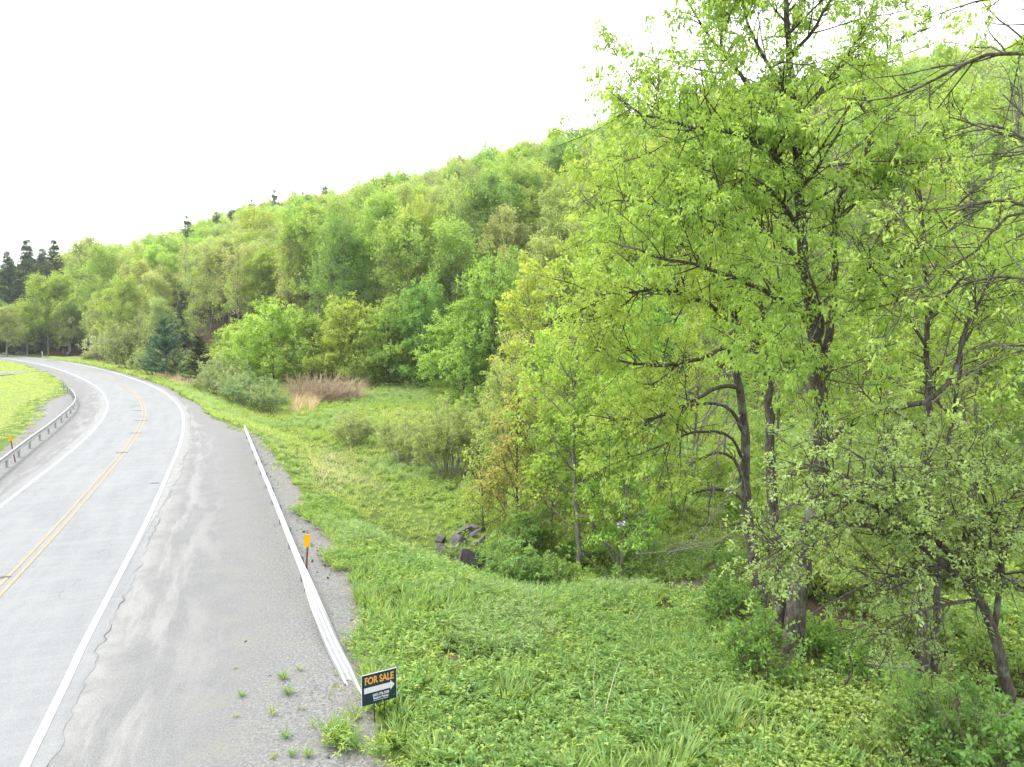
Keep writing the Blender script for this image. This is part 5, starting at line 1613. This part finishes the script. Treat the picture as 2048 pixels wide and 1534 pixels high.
def straw_choice(x, y, sR, sL, t):
    u = rg.random(len(x))
    patch = vnoise(x, y, 5, 91) > .15
    k = np.where(u < .5, 0, 1)
    px, py, _ = project(np.stack([x, y, zf(x, y)], 1))
    reeds = (((px > 275) & (px < 395) & (py > 738) & (py < 776) & (sR > 2.2)) | ((px > 580) & (px < 630) & (py > 806) & (py < 828))) & (u < .5)
    ok = ((sR > 2) & patch & (t < 2) & (u > .9)) | ((np.abs(px - 690) < 70) & (np.abs(py - 950) < 40) & (u > .3)) | ((py > 900) & (py < 960) & (px > 740) & (px < 960) & (u > .5))
    k = np.where(reeds, 2, k)
    return np.where(ok | reeds, k, -1), np.ones(len(x))
cover('dry_straw', 32000, 11, 105, straw_choice, straw_src, 'pale dry straw and dead reeds standing in the grass', 1.0, .3)
rg2 = np.random.default_rng(123)
floor_src = [weed('herb', 41, 7, .5, .3, (.22, .12), 8, M_WEED2), weed('herb', 42, 7, .6, .3, (.20, .10), 8, M_DEEPG), weed('herb', 43, 7, .5, .3, (.20, .10), 8, M_GRASS)]
def floor_choice(x, y, sR, sL, t):
    u = rg.random(len(x)); v = vnoise(x, y, 7, 95)
    ok = (t > -1) & (t < 70) & (v + u > .45)
    return np.where(ok, (u * 2.99).astype(int), -1), np.interp(y, [20, 60, 150], [1.0, 1.3, 2.2])
cover('woodland_herbs', 22000, 24, 150, floor_choice, floor_src, 'green undergrowth on the woodland floor', 1.0)
# flowers
fl_v, fl_f = [], []
fsrc = []
for mt, rr_ in ((M_FLW, .009), (M_FLY, .016)):
    parts = []
    rq = np.random.default_rng(7)
    for i in range(5):
        cx, cy, cz_ = rq.normal(0, .09), rq.normal(0, .09), .30 + .08 * rq.random()
        k = 6
        ring = [(cx + rr_ * math.cos(6.2832 * j / k), cy + rr_ * math.sin(6.2832 * j / k), cz_) for j in range(k)]
        parts.append((ring + [(cx, cy, cz_ + .010)], [(j, (j + 1) % k, k) for j in range(k)]))
        if mt is M_FLY: break
    v, f = join_data(parts)
    fsrc.append(mesh_from('flower', V3(v), faces=f, mat=mt))
def flower_choice(x, y, sR, sL, t):
    u = rg.random(len(x))
    white = ((x > 5.0) & (y < 18) & (u < .5)) | ((sR > 1) & (u < .05))
    yel = (sR > 1) & (u > .985) & (y < 24)
    return np.where(white, 0, np.where(yel, 1, -1)), np.ones(len(x))
cover('wild_flowers', 3000, 10, 45, flower_choice, fsrc, 'tiny white and yellow flowers dotted through the weeds', 1.0)
# loose stones and tar crumbs by the rail
st_src = []
for k in range(3):
    rq = np.random.default_rng(60 + k)
    v, f = box_data(0, 0, .012, .055, .04, .03)
    v = V3(v) * (1 + .35 * rq.normal(size=(8, 1))) + .008 * rq.normal(size=(8, 3))
    st_src.append(mesh_from('stone', v, faces=f, mat=[PATCH, ROCK, PALEEDGE][k]))
def stone_choice(x, y, sR, sL, t):
    u = rg.random(len(x))
    near_rail = np.exp(-((sR + 1.1) / .9) ** 2)
    ok = (u < near_rail * .75 + .05) & (sR < .8) & (sR > -4.2)
    return np.where(ok, (rg.random(len(x)) * 2.99).astype(int), -1), (.25 + 1.0 * rg.random(len(x)) ** 3)
cover('loose_stones', 33000, 10, 48, stone_choice, st_src, 'loose gravel and tar crumbs along the guard rail', 1.0, .5)

sprig_src = [tuft('sprig', 71, 14, .10, .012, .05, 1.0, M_GRASS, 2), tuft('sprig', 72, 10, .12, .012, .06, 1.1, M_STRAW, 2), tuft('sprig', 73, 16, .09, .014, .06, 1.1, M_LAWN, 2)]
def sprig_choice(x, y, sR, sL, t):
    u = rg.random(len(x))
    ok = (sR < .2) & (sR > -2.6) & (u < .09 + .35 * np.exp(-((sR) / .5) ** 2)) & (vnoise(x, y, 1.6, 55) > -.1)
    return np.where(ok, (rg.random(len(x)) * 2.99).astype(int), -1), .5 + .7 * rg.random(len(x))
cover('shoulder_sprigs', 11500, 10, 48, sprig_choice, sprig_src, 'tiny sprigs of grass and straw scattered over the gravel', 1.0)
# single weed tufts growing on the shoulder
T_SRC = [tuft('blades', 51, 34, .26, .022, .05, .9, GRASS), tuft('blades', 52, 30, .20, .014, .06, 1.0, GRASS)]
for k, (px, py, s, m, lab) in enumerate([
        (566, 1358, .85, 0, 'largest weed tuft on the shoulder, beside the sunken rail end'),
        (578, 1388, .85, 0, 'flat weed tuft just below the largest one on the shoulder'),
        (545, 1428, .9, 1, 'pale upright grass tuft on the shoulder left of the sale sign'),
        (602, 1418, .6, 1, 'small yellowish tuft on the shoulder near the sale sign'),
        (570, 1475, .7, 0, 'weed tuft near the bottom of the shoulder, nearest the road but one'),
        (483, 1393, .55, 0, 'small weed tuft on the shoulder closest to the road'),
        (472, 1434, .45, 1, 'tiny weed tuft low on the shoulder toward the road'),
        (548, 1514, .6, 1, 'weed tuft at the bottom edge, leftmost of its row'),
        (585, 1510, .6, 0, 'weed tuft at the bottom edge, middle of its row'),
        (615, 1512, .65, 0, 'weed tuft at the bottom edge, rightmost of its row'),
        (652, 1490, .6, 1, 'yellow-green tuft just left of the thick weeds at the bottom'),
        (600, 1340, .7, 1, 'thin yellowish tuft touching the sunken rail'),
        (470, 1337, .4, 1, 'very small tuft on the shoulder, uppermost of the near ones'),
        (625, 1450, .6, 1, 'yellowish tuft below the end of the guard rail')]):
    b = at_height(px, py, 0.01)
    o = link('weed_tuft', T_SRC[m], None, [(.14, .25, .05), (.22, .28, .06)][m])
    o.location = tuple(b); o.rotation_euler = (0, 0, k * 1.1); o.scale = (s,) * 3
    tag(o, lab, 'weed', 'weed tufts on the shoulder')

# ------------------------------------------------------------------ light spring haze
v, f = box_data(0, 28, 66, 1300, 1300, 150)
mh = bpy.data.materials.new('haze_air'); mh.use_nodes = True
hn = mh.node_tree.nodes; hn.clear()
ho = hn.new('ShaderNodeOutputMaterial'); hv = hn.new('ShaderNodeVolumePrincipled')
hv.inputs['Color'].default_value = (.93, .96, 1, 1); hv.inputs['Density'].default_value = .00018; hv.inputs['Anisotropy'].default_value = .3
mh.node_tree.links.new(hv.outputs[0], ho.inputs['Volume'])
tag(link('haze', mesh_from('haze', V3(v), faces=f, mat=mh)), 'thin pale haze in the air', 'haze', kind='stuff')
